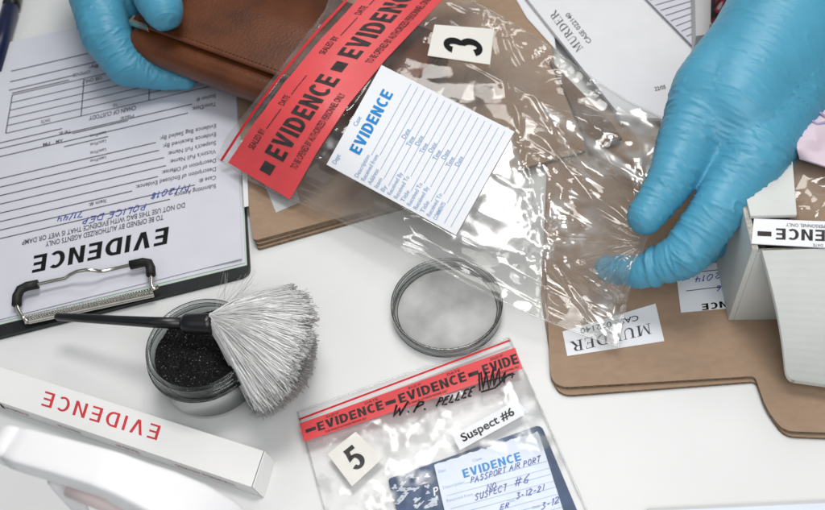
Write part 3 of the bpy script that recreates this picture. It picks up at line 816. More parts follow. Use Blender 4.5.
b = MB(); sw(b, [(60, 470, ZS - .012, 13, .004), (66, 481, ZS - .018, 11, .003), (76, 495, ZS - .028, 9, .0025), (85, 512, ZS - .04, 8, .0025), (84, 530, ZS - .055, 8, .0025)], 'plastic_white'); b.build('trigger', sb)
b = MB(); sw(b, [(72, 476, ZS - .012, 15, .004), (110, 490, ZS - .016, 16, .005), (150, 506, ZS - .025, 16, .005), (185, 522, ZS - .035, 16, .005)], 'plastic_pink'); b.build('piston_housing', sb)
b = MB(); o3 = U(229, 544, ZS - .048); cx = (o3[0] + .004, o3[1] - .006, 0)
b.lathe([(0, .0003), (.023, .0003), (.027, .004), (.0275, .020), (.025, .030), (.018, .037), (.0125, .040), (.0125, .048), (0, .048)], cx, 'plastic_white', 48); b.build('bottle_body', sb)
b = MB(); b.lathe([(.0135, .041), (.0150, .042), (.0152, .060), (.0140, .068), (.010, .074), (0, .0745)], cx, 'plastic_white', 40)
b.build('collar', sb)

# ------------------------------------------------------------------ powder jar, lid
JR = 57.0
jt = .0375
jc = U(199.4, 343.5, jt); jr = JR * mmpx(jc)
C0 = np.array([jc[0], jc[1], 0])
jar = thing('powder_jar', C0, 'round clear plastic jar full of black powder with the brush laid across it', 'jar')
b = MB(); b.lathe([(0, .0006), (jr * .78, .0006), (jr * .86, .002), (jr * .90, .006), (jr * .90, jt - .0115), (jr * .995, jt - .0105), (jr * 1.0, jt - .0095)], C0, 'clear_base'); b.build('outer_wall', jar)
b = MB(); b.lathe([(jr * 1.0, jt - .0095), (jr * 1.0, jt - .0075), (jr * .955, jt - .007), (jr * .955, jt - .0012), (jr * .945, jt), (jr * .88, jt), (jr * .868, jt - .001), (jr * .868, jt - .006)], C0, 'clear'); b.build('rim', jar)
b = MB(); b.lathe([(jr * .868, jt - .006), (jr * .85, jt - .012), (jr * .82, .018), (jr * .6, .0150), (0, .0145)], C0, 'clear_dark'); b.build('inner_cup', jar)
b = MB()
for rr, zz in ((.962, .0022), (.962, .0048)):
    b.tube([C0 + np.array([jr * rr * math.cos(q), jr * rr * math.sin(q), jt - zz - .0006 * q / 6.28]) for q in np.linspace(0, 6.28, 90)], .00045, 'clear', 6)
for rr, zz, w_ in ((.945, .0001, .00030), (.868, .0002, .0003), (1.0, .0095, .0004), (1.0, .0076, .0003)):
    b.tube([C0 + np.array([jr * rr * math.cos(q), jr * rr * math.sin(q), jt - zz]) for q in np.linspace(0, 6.2832, 120)], w_, 'edge', 6)  # rim lines darkened by tint in place of refraction
b.build('screw_thread', jar)
# powder
b = MB(); nr, na = 60, 160; vs = [(C0[0], C0[1], jt - .0075)]; fs = []
for i in range(1, nr + 1):
    for k in range(na):
        q = 2 * math.pi * k / na; r = jr * .862 * i / nr; x, y = r * math.cos(q), r * math.sin(q)
        z = jt - .0085 + .0012 * noise3(x * 150, y * 150, 2) + .0005 * noise3(x * 900, y * 900, 5) + .0022 * math.exp(-((x + .004) ** 2 + (y - .003) ** 2) / .0002)
        vs.append((C0[0] + x, C0[1] + y, float(z)))
for k in range(na): fs.append((0, 1 + k, 1 + (k + 1) % na))
for i in range(nr - 1):
    for k in range(na):
        a_ = 1 + i * na + k; b_ = 1 + i * na + (k + 1) % na; fs.append((a_, a_ + na, b_ + na, b_))
b.add(vs, fs, 'powder')
n0 = len(b.v)
ring = [C0 + np.array([jr * .845 * math.cos(2 * math.pi * k / 80), jr * .845 * math.sin(2 * math.pi * k / 80), 0]) for k in range(80)]
b.add([p + [0, 0, jt - .0088] for p in ring] + [p + [0, 0, .0190] for p in ring], [(k, (k + 1) % 80, (k + 1) % 80 + 80, k + 80) for k in range(80)] + [tuple(range(80, 160))], 'powder')
for k in range(2600):
    q = random.uniform(0, 6.283); r = jr * .85 * math.sqrt(random.random()); x, y = r * math.cos(q), r * math.sin(q)
    z = jt - .0085 + .0012 * float(noise3(x * 150, y * 150, 2)) + .0022 * math.exp(-((x + .004) ** 2 + (y - .003) ** 2) / .0002) + .0003
    sz = random.uniform(.00018, .00048); P0 = np.array([C0[0] + x, C0[1] + y, z])
    d = rng.normal(size=(4, 3)); d /= np.linalg.norm(d, axis=1)[:, None]
    b.add([P0 + d[i] * sz for i in range(4)], [(0, 1, 2), (0, 2, 3), (0, 3, 1), (1, 3, 2)], 'grain' if k % 5 == 0 else 'powder')
pw = b.build('black_powder', smooth=False)
tag(pw, 'black granular fingerprint powder filling the round clear jar', 'powder', None, 'stuff')

LT = .0095
lc = U(446.5, 302.5, LT); lr = 56.0 * mmpx(lc); L0 = np.array([lc[0], lc[1], 0])
lid = thing('jar_lid', L0, 'empty round clear screw lid with frosted grey inside, beside the powder jar', 'lid')
b = MB(); b.lathe([(lr * .93, .0003), (lr * .985, .0012), (lr * 1.0, .003), (lr, LT - .0008), (lr * .992, LT), (lr * .965, LT), (lr * .955, LT - .0008), (lr * .950, .0026)], L0, 'clear_mid'); b.build('wall', lid)
b = MB()
for rr, zz in ((.948, .0042), (.946, .0066)): b.tube([L0 + np.array([lr * rr * math.cos(q), lr * rr * math.sin(q), zz + .0004 * q / 6.28]) for q in np.linspace(0, 6.28, 100)], .00045, 'clear_dark', 6)
for rr, zz, w_ in ((.995, LT - .0002, .00035), (.958, LT - .0003, .0003), (.985, .0014, .0004), (.90, .0023, .0003)):
    b.tube([L0 + np.array([lr * rr * math.cos(q), lr * rr * math.sin(q), zz]) for q in np.linspace(0, 6.2832, 120)], w_, 'edge', 6)
b.build('screw_thread', lid)
b = MB(); b.lathe([(0, .0022), (lr * .86, .0022), (lr * .90, .0018), (lr * .945, .0020), (lr * .945, .0004), (0, .0004)], L0, 'frost'); b.build('disc', lid)
b = MB(); b.lathe([(lr * .992, LT + .0001), (lr * .985, LT + .0004), (lr * .972, LT + .0004), (lr * .965, LT + .0001)], L0, 'clear'); b.build('lip', lid)

# ------------------------------------------------------------------ fingerprint brush
br = thing('fingerprint_brush', U(190, 321, .03), 'fingerprint brush with black handle and flared silvery fibre head on the jar', 'brush')
b = MB(); H = [(56, 316.5, 25), (58, 316.7, 25.3), (80, 318, 29), (120, 320.5, 36.5), (150, 322.2, 41.8), (188, 323.5, 44.5)]
b.tube([U(x, y, z / 1000) for x, y, z in H], [.0016, .0024, .0026, .0028, .0031, .0033], 'plastic_black', 20); b.build('handle', br)
b = MB(); F_ = [(183, 323.3, 44.3), (186, 323.4, 44.5), (195, 323.8, 45), (208, 324, 45.8), (214, 324, 46)]
b.tube([U(x, y, z / 1000) for x, y, z in F_], [.0040, .0056, .0058, .0060, .0056], 'plastic_black', 24); b.build('ferrule', br)
b = MB()
root_c = U(211, 323.5, .0458)
NS = 8000
clump = [(random.gauss(0, 2.2), random.uniform(.93, 1.03), rng.normal(size=3)) for _ in range(90)]
for k in range(NS):
    t = random.random(); lay = random.random()
    if k < 1500: lay = random.random() ** .35
    cg = clump[int(t * 45) * 2 + (lay > .5)]
    # end point around the fan, from the upper tip (300,281) to the lower one (262,408)
    ang = math.radians(-24 + 86 * t + random.gauss(0, 1.2) + cg[0] * (.4 + .6 * random.random()))
    R0 = np.interp(t, [0, .12, .3, .55, .8, 1], [95, 103, 103, 100, 101, 100]) * (.965 + .045 * random.random()) * cg[1]
    if lay < .35 and t > .35: R0 *= 1.06
    ex, ey = 211 + R0 * math.cos(ang), 323 + R0 * math.sin(ang)
    edge = math.sin(math.pi * min(1, max(0, t))) ** .6
    ztop = .030 + .020 * edge
    z_end = .010 + (ztop - .010) * (.15 + .85 * lay)
    sc_ = 1 - .10 * (1 - lay)
    E_ = U(211 + (ex - 211) * sc_, 323 + (ey - 323) * sc_, z_end)
    a0 = random.uniform(0, 6.283); rr = .0050 * math.sqrt(random.random())
    S_ = root_c + UP * rr * math.cos(a0) + np.array([0, 0, 1.0]) * rr * math.sin(a0) + np.cross(UP, [0, 0, 1]) * 0
    d = E_ - S_; ln_ = np.linalg.norm(d); bow = .010 * (lay - .3) + random.gauss(0, .0007)
    pts = []
    cl_ = rng.normal(size=3) * .0010 + cg[2] * .0009
    for q in (0, .3, .6, .85, .95, 1):
        p = S_ + d * q + np.array([0, 0, 1]) * bow * math.sin(math.pi * q) * (1.0)
        if q > .8: p = p + cl_ * ((q - .8) / .2) ** 1.5
        pts.append(p)
    w_ = .00021 * random.uniform(.6, 1.2)
    b.tube(pts[:5], [w_ * .8, w_, w_, w_, w_ * .9], 'bristle', 3, False)
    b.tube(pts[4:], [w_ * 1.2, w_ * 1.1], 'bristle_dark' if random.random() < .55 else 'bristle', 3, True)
for k in range(2600):    # the lower tuft, whose fuzzy cut ends show past the upper one
    t = random.random(); ang = math.radians(8 + 54 * t + random.gauss(0, 1.5)); R0 = 108 * random.uniform(.95, 1.03) * (1 - .05 * abs(2 * t - 1))
    E_ = U(211 + R0 * math.cos(ang), 323 + R0 * math.sin(ang), random.uniform(.004, .016))
    a0 = random.uniform(0, 6.283); rr = .0045 * math.sqrt(random.random())
    S_ = root_c + UP * rr * math.cos(a0) + np.array([0, 0, 1.0]) * (rr * math.sin(a0) - .001)
    d = E_ - S_; cl_ = rng.normal(size=3) * .0013
    P_ = [S_ + d * q + np.array([0, 0, 1]) * (-.003 * math.sin(math.pi * q)) + cl_ * max(0, (q - .82) / .18) ** 1.5 for q in (0, .4, .8, .9, 1)]
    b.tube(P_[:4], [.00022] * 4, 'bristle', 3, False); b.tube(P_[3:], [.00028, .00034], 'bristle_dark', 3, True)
for k in range(26):      # stray hairs
    ex, ey = 222 + random.random() * 40, 268 + random.random() * 22
    b.tube([U(216, 318, .047), U(216 + (ex - 216) * .5 + random.uniform(-5, 5), 300, .042), U(ex, ey, .03 + random.random() * .02)], .00007, 'bristle_dark', 3, False)
b.build('bristles', br)

# ------------------------------------------------------------------ small evidence bag with 5 (lies on the table)
def z5(px, py):
    # puffy flat bag lying on the table
    e = min(1.0, max(0.0, (py - (412 - .345 * (px - 297))) / 30.0))
    return .0022 + .0045 * e
a, bq, c, d = [np.array(p, float) for p in [(297.5, 412), (509, 337.5), (605, 552), (336, 552)]]
def q5(u, v): return a * (1 - u) * (1 - v) + bq * u * (1 - v) + c * u * v + d * (1 - u) * v
bag5 = thing('evidence_bag', U(440, 440, 0), 'small clear evidence bag with red tape and blue passport inside, marked 5, at the bottom', 'bag', 'clear evidence bags')
b = MB()
def ft(u, v):
    px, py = [(a[k] * (1 - u) * (1 - v) + bq[k] * u * (1 - v) + c[k] * u * v + d[k] * (1 - u) * v) for k in (0, 1)]
    e = np.minimum(1, np.minimum(np.minimum(u, 1 - u) * 14, v * 14))
    z5_ = .0022 + .0045 * np.clip((py - (412 - .345 * (px - 297))) / 30.0, 0, 1)
    k = np.ones_like(px)
    for (cx, cy, rx, ry) in ((355, 458, 30, 30), (490, 425, 42, 18), (480, 480, 90, 45)):
        k = np.minimum(k, np.maximum(.12, np.hypot((px - cx) / rx, (py - cy) / ry) - .4))
    t = py - (423 - .351 * (px - 299)); k = k * np.where((t > -2) & (t < 23), .25, 1)
    w = .0016 * noise3(px / 26, py / 22, 4.0) + .0011 * noise3(px / 12, py / 10, 8.0) + .0003 * noise3(px / 5, py / 5, 2.0)
    return Uv(px, py, .0014 + z5_ * e + w * e * k)
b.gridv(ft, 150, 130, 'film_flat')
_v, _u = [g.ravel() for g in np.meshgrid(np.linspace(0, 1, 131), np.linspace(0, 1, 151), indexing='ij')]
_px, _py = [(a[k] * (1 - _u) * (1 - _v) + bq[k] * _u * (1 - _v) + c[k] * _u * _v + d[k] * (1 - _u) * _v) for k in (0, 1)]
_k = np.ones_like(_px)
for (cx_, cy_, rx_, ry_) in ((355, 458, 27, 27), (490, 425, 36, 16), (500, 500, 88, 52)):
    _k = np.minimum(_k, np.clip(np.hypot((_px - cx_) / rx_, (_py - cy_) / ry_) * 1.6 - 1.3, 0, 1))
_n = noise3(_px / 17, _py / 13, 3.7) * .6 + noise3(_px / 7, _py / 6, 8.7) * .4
_cl = .62 * np.clip((_n + .05) * 2.4, 0, 1) * _k * np.clip((_py - (441 - .35 * (_px - 304))) / 10, 0, 1)  # milky patches, white glints of the film painted in as haze
b.grid(lambda u, v: U(*q5(u, v), .0006), 4, 4, 'film_back')
cloud_glare(b.build('film', bag5), _cl)
b = MB()
for p_, q_ in ((a, d), (bq, c), (a, bq)):
    b.tube([U(*(p_ + (q_ - p_) * t), .0016) for t in np.linspace(0, 1, 40)], [.0006 + .0003 * float(noise3(k * .7, p_[0], 1)) for k in range(40)], 'clear', 6, False)
b.build('side_seam', bag5)
def S5(px, py, l):
    return U(px, py, .0014 + z5(px, py) + .0012 + l)
b = Sheet(S5); 
b.stroke([(298.8 + (510 - 298.8) * k / 20, 419.5 + (340.3 - 419.5) * k / 20) for k in range(21)], 2.0, 'zip_red', -.0002); b.build('zip_seal', bag5)
s = Sheet(S5); s.quad([(299.3, 423.5), (515, 347.5), (522.5, 368.5), (304, 441.5)], 30, 4, 'tape_red', .0002)
dr = np.array([216, -76.2]) / 229.0; h5 = np.array([-2.1, -7.8])
def tp(x, k): q = np.array([299.3, 423.5]) + np.array([4.6, 18]) * k + np.array([215.7, -76]) * x + np.array([2.6, 2.9]) * k * x; return q
def tp2(x0, x1, k0, k1): return lambda x, y: tuple(tp(x0 + (x1 - x0) * x, k0 + (k1 - k0) * y))
for x0, x1 in ((.073, .375), (.448, .756), (.835, 1.14)):
    body = 'EVIDENCE' if x1 < 1 else 'EVIDE'
    s.block(body, None, None, None, 'ink_faded', .22, .12, fn=tp2(x0, x1 if x1 < 1 else .995, .72, .27))
for x0 in (.018, .386, .768): s.polys([[tuple(tp(x, k)) for x, k in ((x0, .60), (x0 + .047, .60), (x0 + .047, .42), (x0, .42))]], 'ink_faded')
for x0, t_ in ((.12, 'SEALED BY'), (.30, 'DATE'), (.50, 'SEALED BY'), (.68, 'DATE'), (.88, 'SEALED BY')):
    V, F = font2d(t_, .005); fr = tp2(x0, x0 + .06, .20, .09); s.add([s.S(*fr(x, y), s.lift) for x, y in V], F, 'ink_faded')
for x0 in (.10, .47, .80):
    V, F = font2d('TO BE OPENED BY AUTHORIZED PERSONNEL ONLY', .005); fr = tp2(x0, x0 + .19, .92, .82); s.add([s.S(*fr(x, y), s.lift) for x, y in V], F, 'ink_faded')
s.lift = .0003
s.pen('W.', (391, 418), (412, 411), np.array([2.5, -12]), 'ink_marker', 2.0, .05)
s.pen('P.', (413, 413), (428, 408), np.array([2, -9.5]), 'ink_marker', 2.0, .05)
s.pen('PELLEE', (436, 407), (474, 395), np.array([2, -8.5]), 'ink_marker', 1.8, .07)
random.seed(5)
s.stroke([(480, 391), (479, 374), (481, 372), (483, 390), (486, 372), (489, 389), (493, 369), (494, 386), (499, 368), (500, 385), (505, 372), (504, 383)], 1.9, 'ink_marker')
s.stroke([(481, 392), (495, 388), (508, 375), (513, 373), (512, 378)], 1.8, 'ink_marker', .00036)
s.stroke([(484, 382), (500, 378), (515, 374)], 1.2, 'ink_marker', .0004)
s.build('security_tape', bag5)

def Sc(z0): return lambda px, py, l: U(px, py, z0 + l)
s = Sheet(lambda px, py, l: U(px, py, .0066 + l)); s.quad([(327.3, 454), (355.6, 431.6), (383, 458), (352, 486.3)], 6, 6, 'paper_cream', .0003)
h_ = np.array([-1, 0])
e1 = np.array([28.5, -22.4]) / 36.2; e2 = np.array([-25.7, -30.2]) / 39.6  # reading direction, up
cc = np.array([354.5, 457.8]); hh = np.array([-15.2, -18.4])
p0 = cc - hh / 2 - e1 * 7.6; p1 = cc - hh / 2 + e1 * 7.6
s.block('5', tuple(p0), tuple(p1), hh, 'ink', .215)
tag(s.build('number_card'), 'cream square card with number 5 in the small evidence bag', 'card', 'number cards')
s = Sheet(lambda px, py, l: U(px, py, .0072 + l)); s.quad([(451.8, 435.8), (516.8, 400), (528.5, 412.4), (460, 450.2)], 8, 3, 'label', .0003)
s.text('Suspect #6', (463.3, 441.8), (515.2, 414.2), np.array([-3.7, -7.2]), 'ink', .022)
tag(s.build('suspect_label'), 'narrow white label reading Suspect #6 above the blue passport', 'label')
# passport with evidence label
ps = thing('passport', U(480, 490, 0), 'dark blue passport booklet with painted white glare flecks inside the bag marked 5', 'passport')
b = MB(); b.slab(round_poly([(387.8, 479), (541, 424.3), (596, 555), (410, 555)], .0030, [.002, .004, 0, 0]), .0030, .0022, 'pass_blue'); bevel(b.build('cover', ps, smooth=False), .0004, 2)
s = Sheet(lambda px, py, l: U(px, py, .0031 + l))
rs = random.Random(3)
def blob(cx, cy, rx, ry, n=22, a=0):
    ph = rs.uniform(0, 9); out = []
    for k in range(n):
        q = 2 * math.pi * k / n; r = 1 + .32 * math.sin(3 * q + ph) + .22 * math.sin(5 * q + 2 * ph) + rs.uniform(-.12, .12)
        x, y = rx * r * math.cos(q), ry * r * math.sin(q); out.append((cx + x * math.cos(a) - y * math.sin(a), cy + x * math.sin(a) + y * math.cos(a)))
    return out
for k in range(36):
    x_ = rs.uniform(392, 436); y_ = rs.uniform(470, 508) if rs.random() < .8 else rs.uniform(465, 480)
    if y_ < 476 - .36 * (x_ - 392) + 4: continue
    s.polys([blob(x_, y_, rs.uniform(1.2, 5.0), rs.uniform(.8, 2.4), 26, rs.uniform(-.9, .2))], 'pass_white', .0001 + .00001 * k)  # ragged glare on the cover, painted as flat white patches
for k in range(14):
    x_ = 440 + 7 * k + rs.uniform(-3, 3); s.polys([blob(x_, 466 - .335 * (x_ - 436) + rs.uniform(-1, 1.5), rs.uniform(1.5, 5), rs.uniform(.6, 1.5), 20, -.35)], 'pass_white', .0001 + .00001 * k)
s.lift = .0005
s.text('P', (434, 496), (439, 494), np.array([-1, -8]), 'label', .02)
s.build('glare_and_print', ps)
s = Sheet(lambda px, py, l: U(px, py, .0060 + l)); 
def jag(p, q, n, amp):
    return [(p[0] + (q[0] - p[0]) * k / n + rs.uniform(-amp, amp) * .3, p[1] + (q[1] - p[1]) * k / n + rs.uniform(-amp, amp)) for k in range(n + 1)]
out = jag((434.5, 464.5), (537, 432), 26, 1.4) + jag((540, 436), (576, 552), 10, .5) + [(455, 556)]
s.slab([s.S(x, y, 0) for x, y in out], None, .0003, 'label_blue')
s.block('EVIDENCE', (464, 478), (521.5, 460), np.array([-2.2, -8.2]), 'ink_blue', .21, .13)
s.text('Dept', (439, 472.8), (446, 470.8), 2.6, 'ink_paleblue'); s.text('Case', (473, 462), (482, 459.2), 2.6, 'ink_paleblue')
for k, (t_, L_) in enumerate((('Description', 21), ('Received from', 26), ('By', 6), ('Title', 9), ('Received', 18))):
    y0 = 489 + 13.2 * k; x0 = 443.5 + 3.5 * k
    s.text(t_, (x0, y0), (x0 + L_, y0 - .27 * L_), 2.8, 'ink_paleblue')
    s.stroke([(x0 + L_ + 1, y0 - .27 * L_), (547 + 4.2 * k, y0 - .27 * (547 + 4.2 * k - x0))], .5, 'ink_paleblue')
    if k: s.stroke([(x0, y0 - 6.5), (546 + 4.2 * k, y0 - 6.5 - .27 * (546 + 4.2 * k - x0))], .4, 'ink_paleblue')
    if k in (1, 2): s.text('Date', (508 + 25 * (k - 1), 503 + 6 * (k - 1)), (515 + 25 * (k - 1), 501 + 6 * (k - 1)), 2.8, 'ink_paleblue')
s.lift = .0003
s.pen('PASSPORT AIR PORT', (470.5, 483.5), (541.5, 461.5), np.array([-.5, -6]), 'ink_pen', .8)
s.pen('NO', (487, 491), (497, 488), np.array([-.5, -6]), 'ink_pen', .8)
s.pen('SUSPECT', (475, 500.5), (508, 489.5), np.array([-.5, -6.3]), 'ink_pen', .8); s.pen('#6', (514, 487), (530, 481), np.array([0, -8]), 'ink_pen', .8)
s.pen('3-12-21', (516, 499.5), (545, 490), np.array([0, -6]), 'ink_pen', .8); s.pen('3-12', (541, 510), (560, 502), np.array([0, -6.5]), 'ink_pen', .8)
s.pen('ER', (500, 510), (510, 507), np.array([0, -5]), 'ink_pen', .8)
tag(s.build('evidence_label', smooth=False), 'pale blue handwritten EVIDENCE label with torn upper edge over the passport', 'label')

# ------------------------------------------------------------------ large evidence bag held between the hands
CT = np.array([ # px, py, z(mm)
 (216, 158, 13), (252, 181, 15), (296, 201, 16), (340, 220, 18), (380, 238, 20), (430, 263, 20), (480, 290, 20), (530, 314, 19), (570, 330, 15), (618, 347, 11),
 (250, 110, 44), (290, 60, 60), (330, 10, 62), (362, -60, 62), (290, 130, 45), (320, 90, 58), (360, 50, 59), (400, 10, 58), (440, -18, 52),
 (320, 175, 31), (350, 130, 47), (390, 90, 50), (430, 40, 48), (470, 40, 44), (500, 16, 38), (545, 44, 36), (600, 84, 40), (630, 103, 44), (662, 118, 48),
 (380, 180, 36), (420, 150, 42), (460, 120, 44), (456, 230, 30), (500, 180, 40), (510, 130, 43), (545, 100, 42), (590, 140, 45), (560, 200, 38), (520, 250, 29),
 (600, 200, 42), (640, 235, 47), (655, 225, 48), (668, 180, 50), (600, 262, 38), (625, 270, 40), (622, 295, 27), (570, 290, 24), (628, 300, 22)], float)
def tps_fit(P, z, lam=.5):
    n = len(P); d = np.linalg.norm(P[:, None] - P[None], axis=2)
    K = np.where(d > 0, d ** 2 * np.log(np.maximum(d, 1e-9)), 0) + lam * np.eye(n) * 100
    A = np.zeros((n + 3, n + 3)); A[:n, :n] = K; A[:n, n] = 1; A[:n, n + 1:] = P; A[n:, :n] = A[:n, n:].T
    return np.linalg.solve(A, np.concatenate([z, np.zeros(3)]))
TW = tps_fit(CT[:, :2], CT[:, 2])
def zs_v(px, py):
    px, py = np.asarray(px, float), np.asarray(py, float)
    d = np.hypot(CT[:, 0][None] - px[:, None], CT[:, 1][None] - py[:, None])
    return ((TW[:-3][None] * np.where(d > 0, d ** 2 * np.log(np.maximum(d, 1e-9)), 0)).sum(1) + TW[-3] + TW[-2] * px + TW[-1] * py) / 1000
def zs(px, py): return float(zs_v([px], [py])[0])
def interp(curve, t):
    c = np.array(curve, float); L_ = np.concatenate([[0], np.cumsum(np.linalg.norm(np.diff(c, axis=0), axis=1))]); L_ /= L_[-1]
    return np.array([np.interp(t, L_, c[:, 0]), np.interp(t, L_, c[:, 1])])
BOT = [(216, 158), (252, 181), (296, 201), (340, 220), (380, 238), (430, 263), (480, 290), (530, 314), (570, 330), (618, 347)]
TOP = [(352, -66), (440, -18), (500, 16), (545, 44), (600, 84), (630, 103), (662, 118)]
STA = [(216, 158), (226, 137), (252, 104), (285, 62), (325, 10), (352, -66)]
END = [(618, 347), (626, 300), (636, 268), (648, 235), (660, 190), (662, 118)]
def coons(u, v):
    B_, T_, S_, E_ = interp(BOT, u), interp(TOP, u), interp(STA, v), interp(END, v)
    c00, c10, c01, c11 = [np.array(q, float)[:, None] for q in (BOT[0], BOT[-1], TOP[0], TOP[-1])]
    return (1 - v) * B_ + v * T_ + (1 - u) * S_ + u * E_ - ((1 - u) * (1 - v) * c00 + u * (1 - v) * c10 + (1 - u) * v * c01 + u * v * c11)
def in_quad(px, py, q, soft):
    """1 inside the convex quad, falling to 0 over soft pixels outside"""
    q = np.array(q, float); m_ = np.full(np.shape(px), 1e9); n = len(q)
    ar = sum(q[i][0] * q[(i + 1) % n][1] - q[(i + 1) % n][0] * q[i][1] for i in range(n))
    for i in range(n):
        a_, b_ = q[i], q[(i + 1) % n]; e = b_ - a_; nn = np.array([-e[1], e[0]]) / np.linalg.norm(e) * (1 if ar > 0 else -1)
        m_ = np.minimum(m_, (px - a_[0]) * nn[0] + (py - a_[1]) * nn[1])
    return np.clip(1 + m_ / soft, 0, 1)
LAB = [(326.5, 164.5), (381.5, 65), (514.5, 131.6), (456, 235)]
CARD3 = [(434.6, 24.5), (494, 29), (490, 64.5), (427.5, 55.5)]
TO = [(228, 162.5), (255, 122), (285, 82), (320, 40), (362, -5), (398, -42)]
TI = [(290, 199.5), (317, 152), (348, 105), (385, 60), (440, 2), (482, -38)]
BRIGHT = [(508, 134), (553, 258), (454, 238)]
CR2 = [(545, 110), (660, 118), (645, 190), (590, 175)]
CR3 = [(520, 150), (560, 170), (570, 270), (530, 255)]
PINCH = np.array([645.0, 243.0])
def ridge(n): return np.maximum(0, 1 - np.abs(n) * 2.2) ** 2
def wr(px, py):
    px, py = np.asarray(px, float), np.asarray(py, float)
    dx, dy = px - PINCH[0], py - PINCH[1]; r = np.hypot(dx, dy); th = np.arctan2(dy, dx); th = np.where(th < 0, th + 2 * np.pi, th)
    low = np.clip((px * .47 + py * .88 - 250 - .12 * px) / 40, 0, 1) * np.clip((520 - px) / 60, 0, 1)      # calm strip along the lower edge
    h = (.0022 * noise3(px / 55, py / 44, 1.3) + .0013 * noise3(px / 24 + .3, py / 20, 5.3)) * (1 - .6 * low)
    h = h + .0050 * ridge(noise3(th * 3.2 + 3, r / 170, 7.7)) * np.minimum(1, r / 30) * np.clip(1 - r / 150, 0, 1)
    h = h + .0016 * ridge(noise3(th * 8 + 1, r / 110, 2.2)) * np.minimum(1, r / 25) * np.clip(1 - r / 110, 0, 1)
    b1 = in_quad(px, py, BRIGHT, 9); c2 = in_quad(px, py, CR2, 16); c3 = in_quad(px, py, CR3, 12)
    h = h * (1 - .9 * b1) + .00026 * b1 * noise3(px / 13, py / 11, 3.3)
    h = h + c2 * (.0062 * noise3((px * .8 + py * .6) / 60, (py * .8 - px * .6) / 17, 9.3) + .0013 * noise3(px / 9, py / 7, 4.4, False))
    h = h + c3 * (.0024 * noise3(px / 10, py / 9, 6.3, False) + .0009 * noise3(px / 4.5, py / 4.5, 1.4, False))
    for x0_, y0_, x1_, y1_, w_, a_ in ((494, 22, 522, 142, 2.2, 1.6), (522, 142, 549, 246, 2.2, 1.8), (547, 252, 615, 298, 2.0, 1.4), (540, 250, 543, 322, 1.8, 1.2), (500, 20, 560, 150, 1.8, 1.1), (548, 112, 640, 122, 2.4, 1.8), (545, 255, 606, 338, 1.8, 1.2), (300, 192, 420, 250, 2.0, .9), (330, 200, 480, 278, 1.8, .8), (360, 210, 460, 262, 1.8, .8)):
        ex_, ey_ = x1_ - x0_, y1_ - y0_; L2_ = ex_ * ex_ + ey_ * ey_; t_ = ((px - x0_) * ex_ + (py - y0_) * ey_) / L2_
        d_ = ((px - x0_) * ey_ - (py - y0_) * ex_) / math.sqrt(L2_) + 2.5 * noise3(t_ * 5, x0_ * .1, .5)
        h = h + a_ / 1000 * np.maximum(0, 1 - np.abs(d_) / (w_ * 2)) * np.clip(np.minimum(t_, 1 - t_) * 8, 0, 1)
    te = in_quad(px, py, [(495, 12), (545, 42), (602, 82), (595, 97), (538, 58), (488, 26)], 6)
    h = h + te * .0014 * noise3(px / 9, py / 7, 2.9)
    s_ = (px * .47 - py * .88)
    h = h + .0012 * ridge(noise3(s_ / 22, (px * .88 + py * .47) / 160, 12.1))
    k = 1 - .93 * np.maximum(np.maximum(in_quad(px, py, LAB, 7), in_quad(px, py, CARD3, 7)), np.maximum(in_quad(px, py, [TI[0], TI[1], TI[3], TO[3], TO[1], TO[0]], 6), in_quad(px, py, [TI[2], TI[5], TO[5], TO[2]], 6)))
    return h * k
def front(px, py): return zs_v(px, py) + wr(px, py)
bag3 = thing('evidence_bag', U(420, 180, .01), 'large clear evidence bag with red tape, brown wallet half inside, between two gloved hands', 'bag', 'clear evidence bags')
b = MB(); NU, NV = 230, 170
def bf(u, v):
    p = coons(u, v); return Uv(p[0], p[1], front(*p))
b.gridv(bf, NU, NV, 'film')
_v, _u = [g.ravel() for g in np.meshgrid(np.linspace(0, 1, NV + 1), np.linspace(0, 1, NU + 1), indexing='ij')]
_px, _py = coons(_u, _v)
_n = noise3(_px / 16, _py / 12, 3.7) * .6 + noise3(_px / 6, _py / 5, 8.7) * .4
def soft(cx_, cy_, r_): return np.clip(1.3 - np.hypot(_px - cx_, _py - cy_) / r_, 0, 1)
_cl = np.maximum.reduce([np.clip(.45 + _n * 1.3, 0, 1) * np.maximum(.7 * soft(607, 322, 34), .8 * soft(566, 228, 36)), np.clip(.50 + 1.9 * (.65 * noise3((_px * .8 + _py * .6) / 34, (_py * .8 - _px * .6) / 8, 5.5) + .35 * _n), 0, 1) * .85 * in_quad(_px, _py, CR2, 8), np.clip(.75 + _n * .7, 0, 1) * .75 * in_quad(_px, _py, BRIGHT, 4), np.clip(_n * 2, 0, 1) * .5 * in_quad(_px, _py, [(372, 62), (384, 66), (330, 158), (322, 150)], 4)])  # whitening of bunched film, with painted glare over BRIGHT and CR2
cloud_glare(b.build('front_film', bag3), _cl)
b = MB()
def bb(u, v):
    p = coons(u, v); e = np.minimum(np.minimum(u, 1 - u), np.minimum(v, 1 - v)); e = np.minimum(1, e * 7)
    dz = .010 * e ** .7 + np.where(u < .42, .022 * np.minimum(1, e * 1.3) * np.maximum(0, 1 - u / .42) ** .4, 0)
    z = front(*p) - .0004 - dz * .8 + (.0012 * noise3(p[0] / 17, p[1] / 15, 22.3) + .0026 * ridge(noise3((p[0] * .47 - p[1] * .88) / 26, (p[0] + p[1]) / 140, 31.1))) * e
    return Uv(p[0], p[1], np.maximum(z, .0135))
b.gridv(bb, 150, 110, 'film'); b.build('back_film', bag3)
